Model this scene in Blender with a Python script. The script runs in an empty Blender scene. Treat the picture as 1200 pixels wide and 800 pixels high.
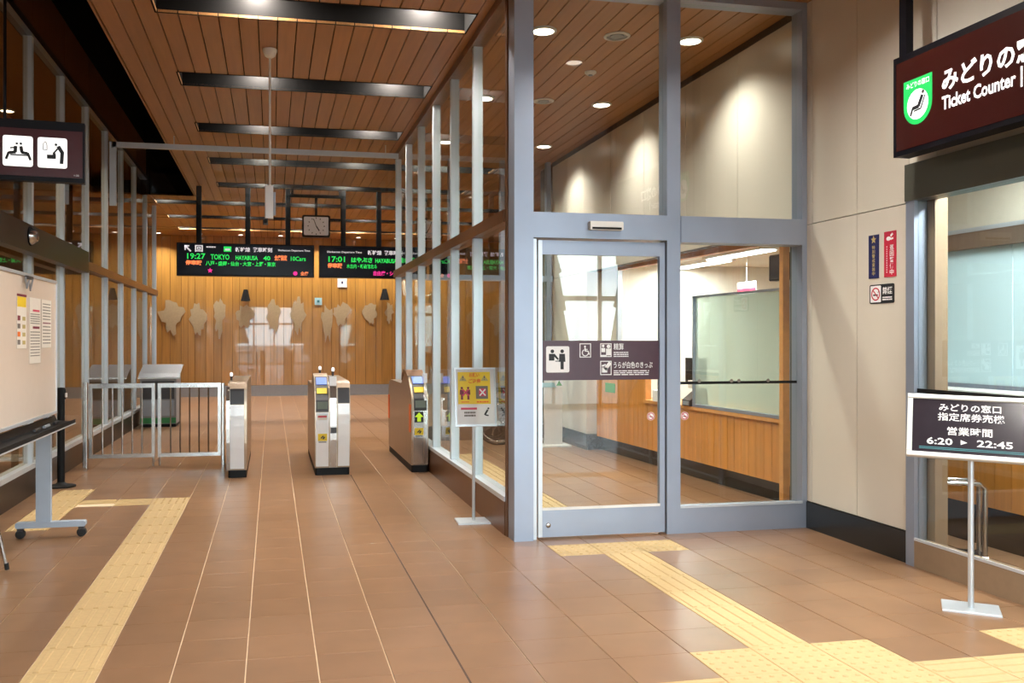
import bpy, math, random
from mathutils import Matrix, Vector
random.seed(7)
SC = bpy.context.scene
COL = SC.collection
PI = math.pi

# ------------------------------------------------------------------ camera
F_PX, CX, CY, VPX, EYE = 1050.0, 533.0, 397.0, 319.0, 1.42
YAW = math.atan((CX - VPX) / F_PX)
cam_d = bpy.data.cameras.new('camera')
cam_d.sensor_width = 36.0
cam_d.lens = F_PX / 1200.0 * 36.0
cam_d.shift_x = (600.0 - CX) / 1200.0
cam_d.shift_y = (CY - 400.0) / 1200.0
cam_d.clip_end = 400
cam = bpy.data.objects.new('camera', cam_d)
COL.objects.link(cam)
cam.location = (0, 0, EYE)
cam.rotation_euler = (PI / 2, 0, -YAW)
SC.camera = cam
SA, CA = math.sin(YAW), math.cos(YAW)

def ray(x, y):
    u = (x - CX) / F_PX; v = (CY - y) / F_PX
    return Vector((u * CA + SA, -u * SA + CA, v))
def on_x(x, y, X):                      # pixel -> point on the plane X
    r = ray(x, y); p = r * (X / r.x); p.z += EYE; return p
def on_y(x, y, Y):
    r = ray(x, y); p = r * (Y / r.y); p.z += EYE; return p

# ------------------------------------------------------------------ world, exposure
W = bpy.data.worlds.new('world'); SC.world = W; W.use_nodes = True
bg = W.node_tree.nodes['Background']
bg.inputs[0].default_value = (0.80, 0.90, 1.0, 1); bg.inputs[1].default_value = 14.0
vs = SC.view_settings
vs.view_transform = 'Standard'; vs.look = 'None'; vs.gamma = 1.0; vs.use_curve_mapping = False
vs.exposure = 0.10
SC.cycles.use_denoising = True
SC.cycles.max_bounces = 10
SC.cycles.diffuse_bounces = 4
SC.cycles.glossy_bounces = 5
SC.cycles.transparent_max_bounces = 24
SC.cycles.sample_clamp_indirect = 6.0
SC.cycles.caustics_reflective = False
SC.cycles.caustics_refractive = False

LAMP_SLOT, LAMP_ROOM, LAMP_OFFICE, LAMP_HALL = 42.0, 15.0, 55.0, 40.0

def area_light(name, loc, size, power, color, sy=None, spread=PI, rot=(0, 0, 0), parent=None, shape=None):
    d = bpy.data.lights.new(name, 'AREA')
    d.shape = shape or ('RECTANGLE' if sy else 'DISK'); d.size = size
    if sy: d.size_y = sy
    d.energy = power; d.color = color; d.spread = spread
    o = bpy.data.objects.new(name, d); COL.objects.link(o)
    o.location = loc; o.rotation_euler = rot
    if parent: o.parent = parent
    return o

# daylight enters by the glazed entrance behind the camera: a portal guides the sky sampling there
for px, pw in ((-0.0, 4.2), (6.2, 5.2)):
    dl = area_light('window_rear_offscreen', (px, -5.25, 1.9), pw, 1.0, (1, 1, 1), sy=3.5, rot=(PI / 2, 0, 0))
    dl.data.cycles.is_portal = True

# ------------------------------------------------------------------ materials
def new_mat(name):
    m = bpy.data.materials.new(name); m.use_nodes = True
    return m, m.node_tree, m.node_tree.nodes['Principled BSDF']
def srgb(r, g, b):
    f = lambda c: ((c / 255 + 0.055) / 1.055) ** 2.4 if c > 10 else c / 255 / 12.92
    return (f(r), f(g), f(b), 1)
def plain(name, rgb, rough=0.5, metal=0.0, noise=0.06, scale=18.0, coat=0.0, emit=0.0, spec=0.5, stretch=(1, 1, 1), bump=0.0):
    m, nt, b = new_mat(name)
    c = srgb(*rgb)
    N = nt.nodes; L = nt.links
    if noise:
        tc = N.new('ShaderNodeTexCoord'); mp = N.new('ShaderNodeMapping'); mp.inputs['Scale'].default_value = stretch
        tx = N.new('ShaderNodeTexNoise'); tx.inputs['Scale'].default_value = scale; tx.inputs['Detail'].default_value = 3
        mr = N.new('ShaderNodeMapRange'); mr.inputs['To Min'].default_value = 1 - noise; mr.inputs['To Max'].default_value = 1 + noise
        mr.inputs['From Min'].default_value = 0.3; mr.inputs['From Max'].default_value = 0.7
        mx = N.new('ShaderNodeMix'); mx.data_type = 'RGBA'; mx.blend_type = 'MULTIPLY'; mx.inputs[0].default_value = 1
        L.new(tc.outputs['Object'], mp.inputs['Vector']); L.new(mp.outputs[0], tx.inputs['Vector'])
        L.new(tx.outputs[0], mr.inputs['Value'])
        mx.inputs[6].default_value = c
        L.new(mr.outputs[0], mx.inputs[7]); L.new(mx.outputs[2], b.inputs['Base Color'])
        if bump:
            bp = N.new('ShaderNodeBump'); bp.inputs['Strength'].default_value = bump; bp.inputs['Distance'].default_value = 0.002
            L.new(tx.outputs[0], bp.inputs['Height']); L.new(bp.outputs[0], b.inputs['Normal'])
    else:
        b.inputs['Base Color'].default_value = c
    b.inputs['Roughness'].default_value = rough
    b.inputs['Metallic'].default_value = metal
    b.inputs['Specular IOR Level'].default_value = spec
    if coat:
        b.inputs['Coat Weight'].default_value = coat; b.inputs['Coat Roughness'].default_value = 0.03
    if emit:
        b.inputs['Emission Color'].default_value = c; b.inputs['Emission Strength'].default_value = emit
    return m

def varied(name, rgb, var=0.12, rough=0.4, grain=(1, 1, 1), gscale=6.0, gamt=0.10, coat=0.0, island=False, spec=0.5, hue=None):
    """pieces of one kind that differ a little from one another (tiles, planks)"""
    m, nt, b = new_mat(name); N = nt.nodes; L = nt.links
    if island:
        gm = N.new('ShaderNodeNewGeometry'); rnd = gm.outputs['Random Per Island']
    else:
        oi = N.new('ShaderNodeObjectInfo'); rnd = oi.outputs['Random']
    mr = N.new('ShaderNodeMapRange'); mr.inputs['To Min'].default_value = 1 - var; mr.inputs['To Max'].default_value = 1 + var
    L.new(rnd, mr.inputs['Value'])
    tc = N.new('ShaderNodeTexCoord'); mp = N.new('ShaderNodeMapping'); mp.inputs['Scale'].default_value = grain
    geo = N.new('ShaderNodeNewGeometry')
    tx = N.new('ShaderNodeTexNoise'); tx.inputs['Scale'].default_value = gscale; tx.inputs['Detail'].default_value = 5
    L.new(geo.outputs['Position'], mp.inputs['Vector']); L.new(mp.outputs[0], tx.inputs['Vector'])
    m2 = N.new('ShaderNodeMapRange'); m2.inputs['From Min'].default_value = 0.3; m2.inputs['From Max'].default_value = 0.7
    m2.inputs['To Min'].default_value = 1 - gamt; m2.inputs['To Max'].default_value = 1 + gamt
    L.new(tx.outputs[0], m2.inputs['Value'])
    mu = N.new('ShaderNodeMath'); mu.operation = 'MULTIPLY'; L.new(mr.outputs[0], mu.inputs[0]); L.new(m2.outputs[0], mu.inputs[1])
    mx = N.new('ShaderNodeMix'); mx.data_type = 'RGBA'; mx.blend_type = 'MULTIPLY'; mx.inputs[0].default_value = 1
    mx.inputs[6].default_value = srgb(*rgb); L.new(mu.outputs[0], mx.inputs[7])
    L.new(mx.outputs[2], b.inputs['Base Color'])
    b.inputs['Roughness'].default_value = rough; b.inputs['Specular IOR Level'].default_value = spec
    if coat:
        b.inputs['Coat Weight'].default_value = coat; b.inputs['Coat Roughness'].default_value = 0.02
    return m

def glass(name, tint=(0.94, 0.97, 0.95), ior=1.65, rough=0.0, haze=0.0, haze_rgb=(200, 225, 225)):
    m = bpy.data.materials.new(name); m.use_nodes = True; nt = m.node_tree; N = nt.nodes; L = nt.links
    for n in list(N): N.remove(n)
    out = N.new('ShaderNodeOutputMaterial'); tr = N.new('ShaderNodeBsdfTransparent'); gl = N.new('ShaderNodeBsdfGlossy')
    tr.inputs[0].default_value = (*tint, 1); gl.inputs['Roughness'].default_value = rough; gl.inputs[0].default_value = (1, 1, 1, 1)
    fr = N.new('ShaderNodeFresnel'); fr.inputs[0].default_value = ior
    ge = N.new('ShaderNodeNewGeometry'); inv = N.new('ShaderNodeMath'); inv.operation = 'SUBTRACT'; inv.inputs[0].default_value = 1
    L.new(ge.outputs['Backfacing'], inv.inputs[1])
    mu = N.new('ShaderNodeMath'); mu.operation = 'MULTIPLY'; L.new(fr.outputs[0], mu.inputs[0]); L.new(inv.outputs[0], mu.inputs[1])
    mx = N.new('ShaderNodeMixShader'); L.new(mu.outputs[0], mx.inputs[0])
    if haze:
        df = N.new('ShaderNodeBsdfDiffuse'); df.inputs[0].default_value = srgb(*haze_rgb)
        tl = N.new('ShaderNodeBsdfTranslucent'); tl.inputs[0].default_value = srgb(*haze_rgb)
        md = N.new('ShaderNodeMixShader'); md.inputs[0].default_value = 0.5; L.new(df.outputs[0], md.inputs[1]); L.new(tl.outputs[0], md.inputs[2])
        mh = N.new('ShaderNodeMixShader'); mh.inputs[0].default_value = haze; L.new(tr.outputs[0], mh.inputs[1]); L.new(md.outputs[0], mh.inputs[2])
        L.new(mh.outputs[0], mx.inputs[1])
    else:
        L.new(tr.outputs[0], mx.inputs[1])
    L.new(gl.outputs[0], mx.inputs[2]); L.new(mx.outputs[0], out.inputs[0])
    return m

M = {}
M['tile'] = varied('floor_tile', (134, 100, 73), 0.05, 0.30, gscale=5, gamt=0.08)
M['tile_mass'] = varied('floor_tile_mass', (134, 100, 73), 0.05, 0.30, gscale=5, gamt=0.08, island=True)
M['grout'] = plain('grout', (222, 198, 166), 0.8)
M['sealant'] = plain('sealant', (70, 48, 34), 0.7)
M['tactile'] = varied('tactile_tile', (192, 162, 114), 0.03, 0.55, gscale=40, gamt=0.05)
M['plank'] = varied('ceiling_plank', (164, 114, 66), 0.07, 0.42, grain=(14, 0.7, 1), gscale=2.2, gamt=0.08)
M['void'] = plain('dark_recess', (14, 12, 11), 0.8, noise=0.2, spec=0.1)
M['slot'] = plain('slot_lining', (30, 28, 27), 0.6, metal=0.0, noise=0.05, spec=0.04)
M['wood_wall'] = varied('golden_wood', (184, 134, 64), 0.10, 0.28, grain=(10, 10, 0.6), gscale=2.2, gamt=0.13, coat=1.0)
M['wood'] = varied('counter_wood', (208, 138, 62), 0.07, 0.35, grain=(9, 9, 0.6), gscale=2.5, gamt=0.12, coat=0.4)
M['wood_trim'] = plain('wood_trim', (214, 150, 84), 0.4, noise=0.08)
M['panel'] = varied('stone_panel', (213, 204, 190), 0.02, 0.30, grain=(1, 1, 0.35), gscale=2.0, gamt=0.03)
M['panel_core'] = plain('panel_joint', (86, 74, 64), 0.8)
M['black_base'] = plain('black_skirting', (34, 33, 29), 0.22, noise=0.25, scale=30)
M['alu'] = plain('aluminium', (160, 169, 186), 0.42, metal=0.6, noise=0.03, scale=4)
M['alu_pale'] = plain('aluminium_pale', (212, 218, 224), 0.36, metal=0.5, noise=0.03, scale=4)
M['alu_dark'] = plain('aluminium_grey_green', (98, 98, 88), 0.4, metal=0.5, noise=0.04, scale=4)
M['brown_metal'] = plain('bronze_metal', (112, 74, 46), 0.33, metal=0.5, noise=0.06, scale=6)
M['dark_metal'] = plain('dark_bronze', (52, 40, 32), 0.35, metal=0.4, noise=0.08, scale=6)
M['brown_panel'] = varied('fascia_panel', (112, 74, 48), 0.06, 0.4, grain=(1, 6, 1), gscale=2, gamt=0.08)
M['steel'] = plain('stainless_steel', (186, 182, 178), 0.22, metal=0.95, noise=0.03, scale=5)
M['steel_warm'] = plain('hairline_steel', (176, 156, 136), 0.30, metal=0.8, noise=0.04, scale=5, stretch=(1, 8, 1))
M['white_plate'] = plain('white_plate', (250, 251, 255), 0.25, noise=0.01, coat=0.5)
M['white'] = plain('white_paint', (232, 230, 226), 0.45, noise=0.02)
M['white_wall'] = plain('office_wall', (232, 224, 206), 0.6, noise=0.02)
M['office_grey'] = plain('office_grey_wall', (204, 212, 214), 0.6, noise=0.02)
M['jamb'] = plain('jamb_stone', (140, 116, 92), 0.5, noise=0.05)
M['mid_grey'] = plain('mid_grey_paint', (112, 114, 120), 0.4, noise=0.03)
M['beige_wall'] = plain('beige_wall', (196, 170, 134), 0.6, noise=0.04, scale=3)
M['grey'] = plain('grey_paint', (150, 154, 160), 0.4, noise=0.03)
M['pale_blue_grey'] = plain('pale_blue_grey_paint', (178, 190, 206), 0.35, noise=0.02)
M['dark_grey'] = plain('dark_grey_plastic', (60, 56, 58), 0.4, noise=0.05)
M['black'] = plain('black_plastic', (20, 19, 20), 0.5, noise=0.1, spec=0.2)
M['rubber'] = plain('black_rubber', (28, 27, 27), 0.7, noise=0.1)
M['board_white'] = plain('whiteboard_enamel', (226, 212, 198), 0.25, noise=0.01)
M['paper'] = plain('paper', (236, 228, 216), 0.7, noise=0.02)
M['maroon'] = plain('maroon_sign_face', (70, 18, 24), 0.3, noise=0.05)
M['maroon_lit'] = plain('backlit_maroon', (52, 15, 12), 0.25, noise=0.03, emit=0.12)
M['band'] = plain('maroon_film', (74, 44, 56), 0.35, noise=0.04)
M['frame_black'] = plain('sign_frame', (16, 15, 22), 0.45, noise=0.05, spec=0.2)
M['sign_white'] = plain('backlit_white', (246, 246, 246), 0.4, noise=0, emit=0.75)
M['print_white'] = plain('white_print', (240, 238, 238), 0.5, noise=0)
M['print_black'] = plain('black_print', (22, 22, 26), 0.5, noise=0)
M['print_grey'] = plain('grey_print', (120, 112, 104), 0.6, noise=0)
M['print_red'] = plain('red_print', (196, 34, 62), 0.5, noise=0)
M['print_maroon'] = plain('crimson_print', (120, 20, 52), 0.5, noise=0)
M['print_orange'] = plain('orange_print', (240, 120, 30), 0.5, noise=0)
M['print_yellow'] = plain('yellow_print', (250, 214, 50), 0.5, noise=0)
M['print_gold'] = plain('gold_print', (196, 176, 110), 0.5, noise=0)
M['print_blue'] = plain('navy_print', (26, 30, 84), 0.5, noise=0)
M['print_teal'] = plain('teal_print', (60, 130, 140), 0.5, noise=0)
M['print_cyan'] = plain('pale_blue_print', (170, 214, 224), 0.5, noise=0)
M['print_pink'] = plain('pink_print', (214, 66, 96), 0.5, noise=0)
M['sign_green'] = plain('backlit_green', (28, 178, 84), 0.4, noise=0, emit=0.7)
M['green'] = plain('green_paint', (78, 150, 66), 0.5, noise=0.03)
M['green_strip'] = plain('green_stripe', (60, 150, 90), 0.5, noise=0.03)
M['blackboard'] = plain('black_sign_face', (48, 42, 50), 0.18, noise=0.1, scale=6)
M['orange'] = plain('orange_panel', (244, 110, 30), 0.4, noise=0.02)
M['yellow'] = plain('yellow_sticker', (238, 204, 40), 0.5, noise=0.02)
M['lime'] = plain('backlit_lime', (190, 226, 40), 0.4, noise=0, emit=0.5)
M['blue_lit'] = plain('blue_reader', (90, 120, 214), 0.3, noise=0, emit=0.45)
M['led_panel'] = plain('led_panel', (26, 24, 44), 0.22, noise=0.05, spec=0.25)
M['led_green'] = plain('led_green', (40, 214, 90), 0.5, noise=0, emit=1.0)
M['led_orange'] = plain('led_orange', (250, 140, 84), 0.5, noise=0, emit=1.0)
M['led_pink'] = plain('led_pink', (236, 50, 150), 0.5, noise=0, emit=1.0)
M['led_white'] = plain('led_white', (220, 214, 220), 0.5, noise=0, emit=0.8)
M['film'] = plain('cutout_film', (184, 164, 130), 0.6, noise=0.06)
M['blue_box'] = plain('blue_plastic', (60, 84, 128), 0.5, noise=0.04)
M['seat_black'] = plain('black_vinyl', (30, 30, 34), 0.5, noise=0.1)
M['hill'] = plain('hill_side', (96, 112, 120), 0.9, noise=0.2, scale=0.2)
M['asphalt'] = plain('asphalt', (118, 118, 116), 0.9, noise=0.15, scale=3)
M['tree'] = plain('tree_foliage', (52, 62, 44), 0.9, noise=0.3, scale=2)
M['lamp_lens'] = plain('lamp_lens', (255, 244, 226), 0.4, noise=0, emit=9.0)
M['tube_lens'] = plain('tube_lens', (240, 248, 255), 0.4, noise=0, emit=6.0)
M['glass'] = glass('clear_glass')
M['glass_left'] = glass('bronze_glass', tint=(0.80, 0.76, 0.66), ior=1.75)
M['frosted'] = glass('frosted_glass', haze=0.88, haze_rgb=(214, 234, 238))
M['green_glass'] = glass('pale_green_glass', tint=(0.86, 0.94, 0.90), haze=0.40, haze_rgb=(196, 208, 198))

# ------------------------------------------------------------------ mesh builder
class MB:
    def __init__(s): s.v = []; s.f = []
    def quadbox(s, c):
        i = len(s.v); s.v += c
        s.f += [(i, i+3, i+2, i+1), (i+4, i+5, i+6, i+7), (i, i+1, i+5, i+4), (i+1, i+2, i+6, i+5), (i+2, i+3, i+7, i+6), (i+3, i, i+4, i+7)]
        return s
    def box(s, x0, x1, y0, y1, z0, z1):
        return s.quadbox([(x0, y0, z0), (x1, y0, z0), (x1, y1, z0), (x0, y1, z0), (x0, y0, z1), (x1, y0, z1), (x1, y1, z1), (x0, y1, z1)])
    def cbox(s, x0, x1, y0, y1, z0, z1, c=0.004):
        """box with chamfered upper edges"""
        i = len(s.v)
        s.v += [(x0, y0, z0), (x1, y0, z0), (x1, y1, z0), (x0, y1, z0), (x0, y0, z1-c), (x1, y0, z1-c), (x1, y1, z1-c), (x0, y1, z1-c),
                (x0+c, y0+c, z1), (x1-c, y0+c, z1), (x1-c, y1-c, z1), (x0+c, y1-c, z1)]
        s.f += [(i, i+3, i+2, i+1), (i+8, i+9, i+10, i+11)]
        for a in (0, 4):
            for k in range(4): s.f.append((i+a+k, i+a+(k+1) % 4, i+a+4+(k+1) % 4, i+a+4+k))
        return s
    def rbox(s, x0, x1, y0, y1, z0, z1, r=0.01, axis='z', seg=3):
        """box whose four edges along an axis are rounded"""
        o = {'z': (0, 1, 2), 'y': (0, 2, 1), 'x': (1, 2, 0)}[axis]
        lo = (x0, y0, z0); hi = (x1, y1, z1)
        a0, a1, b0, b1 = lo[o[0]], hi[o[0]], lo[o[1]], hi[o[1]]
        pts = []
        for (cx, cy, st) in ((a1-r, b1-r, 0), (a0+r, b1-r, 1), (a0+r, b0+r, 2), (a1-r, b0+r, 3)):
            for k in range(seg+1):
                t = (st + k/seg) * PI/2; pts.append((cx+r*math.cos(t), cy+r*math.sin(t)))
        return s.prism(pts, lo[o[2]], hi[o[2]], axis)
    def prism(s, pts, lo, hi, axis='z'):
        """polygon pts extruded along an axis; z: (x,y) y: (x,z) x: (y,z)"""
        n = len(pts); i = len(s.v)
        for w in (lo, hi):
            for a, b in pts:
                s.v.append({'z': (a, b, w), 'y': (a, w, b), 'x': (w, a, b)}[axis])
        area = sum(pts[k][0]*pts[(k+1) % n][1]-pts[(k+1) % n][0]*pts[k][1] for k in range(n))
        flip = (area < 0) != (axis == 'y')
        bot, top = tuple(range(i+n-1, i-1, -1)), tuple(range(i+n, i+2*n))
        sides = [(i+k, i+(k+1) % n, i+n+(k+1) % n, i+n+k) for k in range(n)]
        fs = [bot, top] + sides
        s.f += [tuple(reversed(q)) for q in fs] if flip else fs
        return s
    def tube(s, path, r, n=8, cap=True):
        P = [Vector(p) for p in path]; R = r if isinstance(r, (list, tuple)) else [r]*len(P)
        i0 = len(s.v); up = None
        for k, p in enumerate(P):
            t = (P[min(k+1, len(P)-1)] - P[max(k-1, 0)]).normalized()
            if up is None:
                up = Vector((0, 0, 1)) if abs(t.z) < 0.9 else Vector((1, 0, 0))
            a = t.cross(up).normalized(); b = a.cross(t).normalized(); up = b
            for j in range(n):
                q = 2*PI*j/n; s.v.append(tuple(p + a*(R[k]*math.cos(q)) + b*(R[k]*math.sin(q))))
        for k in range(len(P)-1):
            for j in range(n):
                s.f.append((i0+k*n+j, i0+k*n+(j+1) % n, i0+(k+1)*n+(j+1) % n, i0+(k+1)*n+j))
        if cap:
            s.f.append(tuple(range(i0+n-1, i0-1, -1))); e = i0+(len(P)-1)*n; s.f.append(tuple(range(e, e+n)))
        return s
    def lathe(s, prof, c=(0, 0, 0), n=20, axis='z'):
        i0 = len(s.v)
        for r, h in prof:
            for j in range(n):
                q = 2*PI*j/n; a, b = r*math.cos(q), r*math.sin(q)
                p = {'z': (a, b, h), 'y': (a, h, b), 'x': (h, a, b)}[axis]
                s.v.append((p[0]+c[0], p[1]+c[1], p[2]+c[2]))
        for k in range(len(prof)-1):
            for j in range(n):
                q = (i0+k*n+j, i0+k*n+(j+1) % n, i0+(k+1)*n+(j+1) % n, i0+(k+1)*n+j)
                s.f.append(q if axis != 'y' else tuple(reversed(q)))
        if prof[0][0] > 1e-6: s.f.append(tuple(range(i0+n-1, i0-1, -1)) if axis != 'y' else tuple(range(i0, i0+n)))
        e = i0+(len(prof)-1)*n
        if prof[-1][0] > 1e-6: s.f.append(tuple(range(e, e+n)) if axis != 'y' else tuple(range(e+n-1, e-1, -1)))
        return s
    def mesh(s, name, mat=None, smooth=False):
        me = bpy.data.meshes.new(name); me.from_pydata(s.v, [], s.f); me.update()
        if mat: me.materials.append(M[mat])
        if smooth:
            me.polygons.foreach_set('use_smooth', [True]*len(me.polygons))
            try: me.set_sharp_from_angle(angle=0.7)
            except Exception: pass
        return me
    def build(s, name, mat, parent=None, smooth=False):
        return link(name, s.mesh(name, mat, smooth), parent)

def link(name, data, parent=None):
    o = bpy.data.objects.new(name, data); COL.objects.link(o)
    if parent is not None: o.parent = parent
    return o
def box(name, mat, parent, *b): return MB().box(*b).build(name, mat, parent)
def tag(o, label, cat, group=None):
    o['label'] = label; o['category'] = cat
    if group: o['group'] = group
    return o
def thing(name, label, cat, loc=(0, 0, 0), rz=0.0, group=None):
    o = link(name, None); o.location = loc; o.rotation_euler = (0, 0, rz); o.empty_display_size = 0.1
    return tag(o, label, cat, group)
def struct(name, bm=None, mat=None, parent=None):
    o = link(name, bm.mesh(name, mat) if bm else None, parent); o['kind'] = 'structure'; return o
def copy_tree(o, parent=None):
    c = o.copy(); COL.objects.link(c)
    if parent is not None: c.parent = parent
    for ch in list(o.children): copy_tree(ch, c)
    return c

# ---- flat print on a face: local x right, y up, z towards the reader
def face_matrix(facing, loc):
    """facing: angle of the face's outward normal about Z (0 = -Y, pi/2 = +X, -pi/2 = -X)"""
    return Matrix.Translation(loc) @ Matrix.Rotation(facing, 4, 'Z') @ Matrix.Rotation(PI/2, 4, 'X')
def rect(name, mat, parent, u0, v0, u1, v1, w0=0.0, w1=0.001, r=0.0):
    m = MB()
    if r: m.rbox(u0, u1, v0, v1, w0, w1, r)
    else: m.box(u0, u1, v0, v1, w0, w1)
    return m.build(name, mat, parent)
def shapes(name, mat, parent, polys, w0=0.001, w1=0.002):
    m = MB()
    for p in polys: m.prism(p, w0, w1)
    return m.build(name, mat, parent)
def disc(cx, cy, r, n=14, ry=None): return [(cx+r*math.cos(2*PI*k/n), cy+(ry or r)*math.sin(2*PI*k/n)) for k in range(n)]
def stroke(a, b, w):
    d = Vector((b[0]-a[0], b[1]-a[1])); d.normalize(); n = Vector((-d.y, d.x))*(w/2)
    return [(a[0]-n.x, a[1]-n.y), (b[0]-n.x, b[1]-n.y), (b[0]+n.x, b[1]+n.y), (a[0]+n.x, a[1]+n.y)]
def scaled(polys, ox, oy, k): return [[(ox+k*x, oy+k*y) for x, y in p] for p in polys]
def ring(name, mat, parent, cx, cy, r, wd, w0, w1, n=24):
    return MB().tube([], 0).build(name, mat, parent) if False else _ring(name, mat, parent, cx, cy, r, wd, w0, w1, n)
def _ring(name, mat, parent, cx, cy, r, wd, w0, w1, n):
    m = MB()
    for k in range(n):
        a, b = 2*PI*k/n, 2*PI*(k+1)/n
        c = [(cx+q*math.cos(t), cy+q*math.sin(t)) for q, t in ((r-wd, a), (r, a), (r, b), (r-wd, b))]
        m.prism(c, w0, w1)
    return m.build(name, mat, parent)
def text(name, body, mat, parent, u0, v0, u1, v1, w=0.001, bold=0.012, keep=False, th=0.0008):
    cu = bpy.data.curves.new('t', 'FONT'); cu.body = body; cu.resolution_u = 2; cu.offset = bold
    o = bpy.data.objects.new('t', cu); COL.objects.link(o)
    dg = bpy.context.evaluated_depsgraph_get()
    me = bpy.data.meshes.new_from_object(o.evaluated_get(dg))
    bpy.data.objects.remove(o); bpy.data.curves.remove(cu)
    xs = [v.co.x for v in me.vertices]; ys = [v.co.y for v in me.vertices]
    x0, x1, y0, y1 = min(xs), max(xs), min(ys), max(ys)
    sx = (u1-u0)/(x1-x0); sy = (v1-v0)/(y1-y0)
    if keep: sx = sy = min(sx, sy)
    for v in me.vertices: v.co = (u0+(v.co.x-x0)*sx, v0+(v.co.y-y0)*sy, w+th)
    me.materials.clear(); me.materials.append(M[mat]); me.name = name
    return link(name, me, parent)
def text_bars(name, mat, parent, u0, v0, u1, v1, rows, w0=0.001, w1=0.0018, fill=0.6):
    """print too small to read: rows of word-length strips"""
    m = MB(); h = (v1-v0)/rows
    for r in range(rows):
        y = v1-(r+1)*h+h*(1-fill)/2; x = u0
        while x < u1-0.002:
            L = min(random.uniform(0.10, 0.24)*(u1-u0), u1-x); m.box(x, x+L*0.86, y, y+h*fill, w0, w1); x += L
    return m.build(name, mat, parent)

# ================================================================== SETTING
C = 3.95                      # ceiling height
XL, XG, XR, YF = -2.2, 1.70, 3.95, 6.15
YB, YREAR, YEND = 22.8, -5.2, 12.35

# ---------------- floor: grout bed, tiles
floor = struct('floor', MB().box(-7.2, 9.1, -5.3, 22.9, -0.14, -0.006), 'grout')
P = 0.306
XE = [-2.246 + 0.305*k for k in range(11)]; XE[0] = -2.2
XE += [1.11, 1.48, 1.85, 2.152, 2.456, 2.76, 3.065, 3.37, 3.66, 3.95]
def row(r): return 3.46 + P*r
tact = {}
def colx(x): return next(i for i in range(len(XE)-1) if XE[i] <= x < XE[i+1])
cA, cB, cC = colx(2.0), colx(2.3), colx(2.6)
for r in range(1, 7): tact[(cB, r)] = 'guide_y'
for c in (cA, cB, cC): tact[(c, 7)] = 'warn'; tact[(c, 0)] = 'warn'; tact[(c, -1)] = 'warn'
for c in range(colx(-0.1), cA): tact[(c, -1)] = 'guide_x'
for c in range(cC+1, len(XE)-1): tact[(c, -1)] = 'guide_x'
for x in (3.5, 3.8): tact[(colx(x), 0)] = 'warn'
cL = colx(-0.9)
for r in range(-4, 15): tact[(cL, r)] = 'guide_y'
tact[(cL, 15)] = 'warn'; tact[(cL-1, 15)] = 'guide_x'; tact[(cL-2, 15)] = 'guide_x'
for r in range(12, 18): tact[(cL-3, r)] = 'guide_y'
for r in range(11, 24): tact[(cB, r)] = 'guide_y'
GX, GY = 0.0029, 0.0008
# light long joints, dark sealant at one joint
MB().box(0.804-0.0052, 0.804+0.0052, 2.3, 9.4, -0.005, -0.0008).build('sealant_joint', 'sealant', floor)
cells = []
for ci in range(len(XE)-1):
    for r in range(-4, 63):
        cells.append((ci, r))
def cell_size(ci, r):
    x0, x1 = XE[ci], XE[ci+1]; y0, y1 = row(r), row(r+1)
    d = ((x0+x1)/2)*SA + ((y0+y1)/2)*CA
    xpix = CX + F_PX*(((x0+x1)/2)*CA - ((y0+y1)/2)*SA)/d
    ypix = CY + F_PX*EYE/d
    vis = -40 < xpix < 1240 and ypix < 830
    if (y0 > YF-0.05) and x0 > XG: vis = False      # behind the glazed front
    return (1.0/d**3 if vis else 0.0)
plain_cells = [c for c in cells if c not in tact]
plain_cells.sort(key=lambda c: -cell_size(*c))
single = set(plain_cells[:285])
tile_meshes = {}
def tile_mesh(w, l):
    k = (round(w, 4), round(l, 4))
    if k not in tile_meshes:
        tile_meshes[k] = MB().cbox(-w/2, w/2, -l/2, l/2, -0.006, 0.0, 0.0006).mesh('tile', 'tile')
    return tile_meshes[k]
def guide_mesh(w, l, along):
    m = MB().cbox(-w/2, w/2, -l/2, l/2, -0.006, 0.0005, 0.001)
    span = w if along == 'y' else l; ln = (l if along == 'y' else w)/2-0.012
    for k in range(4):
        c = -span/2+span*(k+0.5)/4; hw = 0.0135
        if along == 'y': a = (c-hw, c+hw, -ln, ln)
        else: a = (-ln, ln, c-hw, c+hw)
        m.cbox(*a, 0.0, 0.0055, 0.004)
    return m.mesh('tactile_tile', 'tactile')
def warn_mesh(w, l):
    m = MB().cbox(-w/2, w/2, -l/2, l/2, -0.006, 0.0005, 0.001)
    for i in range(5):
        for j in range(5):
            m.lathe([(0.0125, 0.0), (0.008, 0.005)], (-w/2+w*(i+0.5)/5, -l/2+l*(j+0.5)/5, 0.0004), 8)
    return m.mesh('tactile_tile', 'tactile')
tcache = {}
mass = MB()
for ci, r in cells:
    x0, x1 = XE[ci]+GX, XE[ci+1]-GX; y0, y1 = row(r)+GY, row(r+1)-GY
    if XE[ci+1] == 1.11: x0 += 0.002
    if XE[ci+1] < 0.81 and XE[ci+1] > 0.8: x1 -= 0.002
    if (ci, r) in tact:
        k = tact[(ci, r)]
        if (ci, r) == (cL-2, 15): y0 += 0.15
        w, l = x1-x0, y1-y0; key = (k, round(w, 4), round(l, 4))
        if key not in tcache:
            tcache[key] = warn_mesh(w, l) if k == 'warn' else guide_mesh(w, l, k[-1])
        o = link('tactile_tile', tcache[key], floor); o.location = ((x0+x1)/2, (y0+y1)/2, 0)
    elif (ci, r) in single:
        o = link('tile', tile_mesh(x1-x0, y1-y0), floor); o.location = ((x0+x1)/2, (y0+y1)/2, 0)
    else:
        mass.box(x0, x1, y0, y1, -0.006, 0.0)
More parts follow.
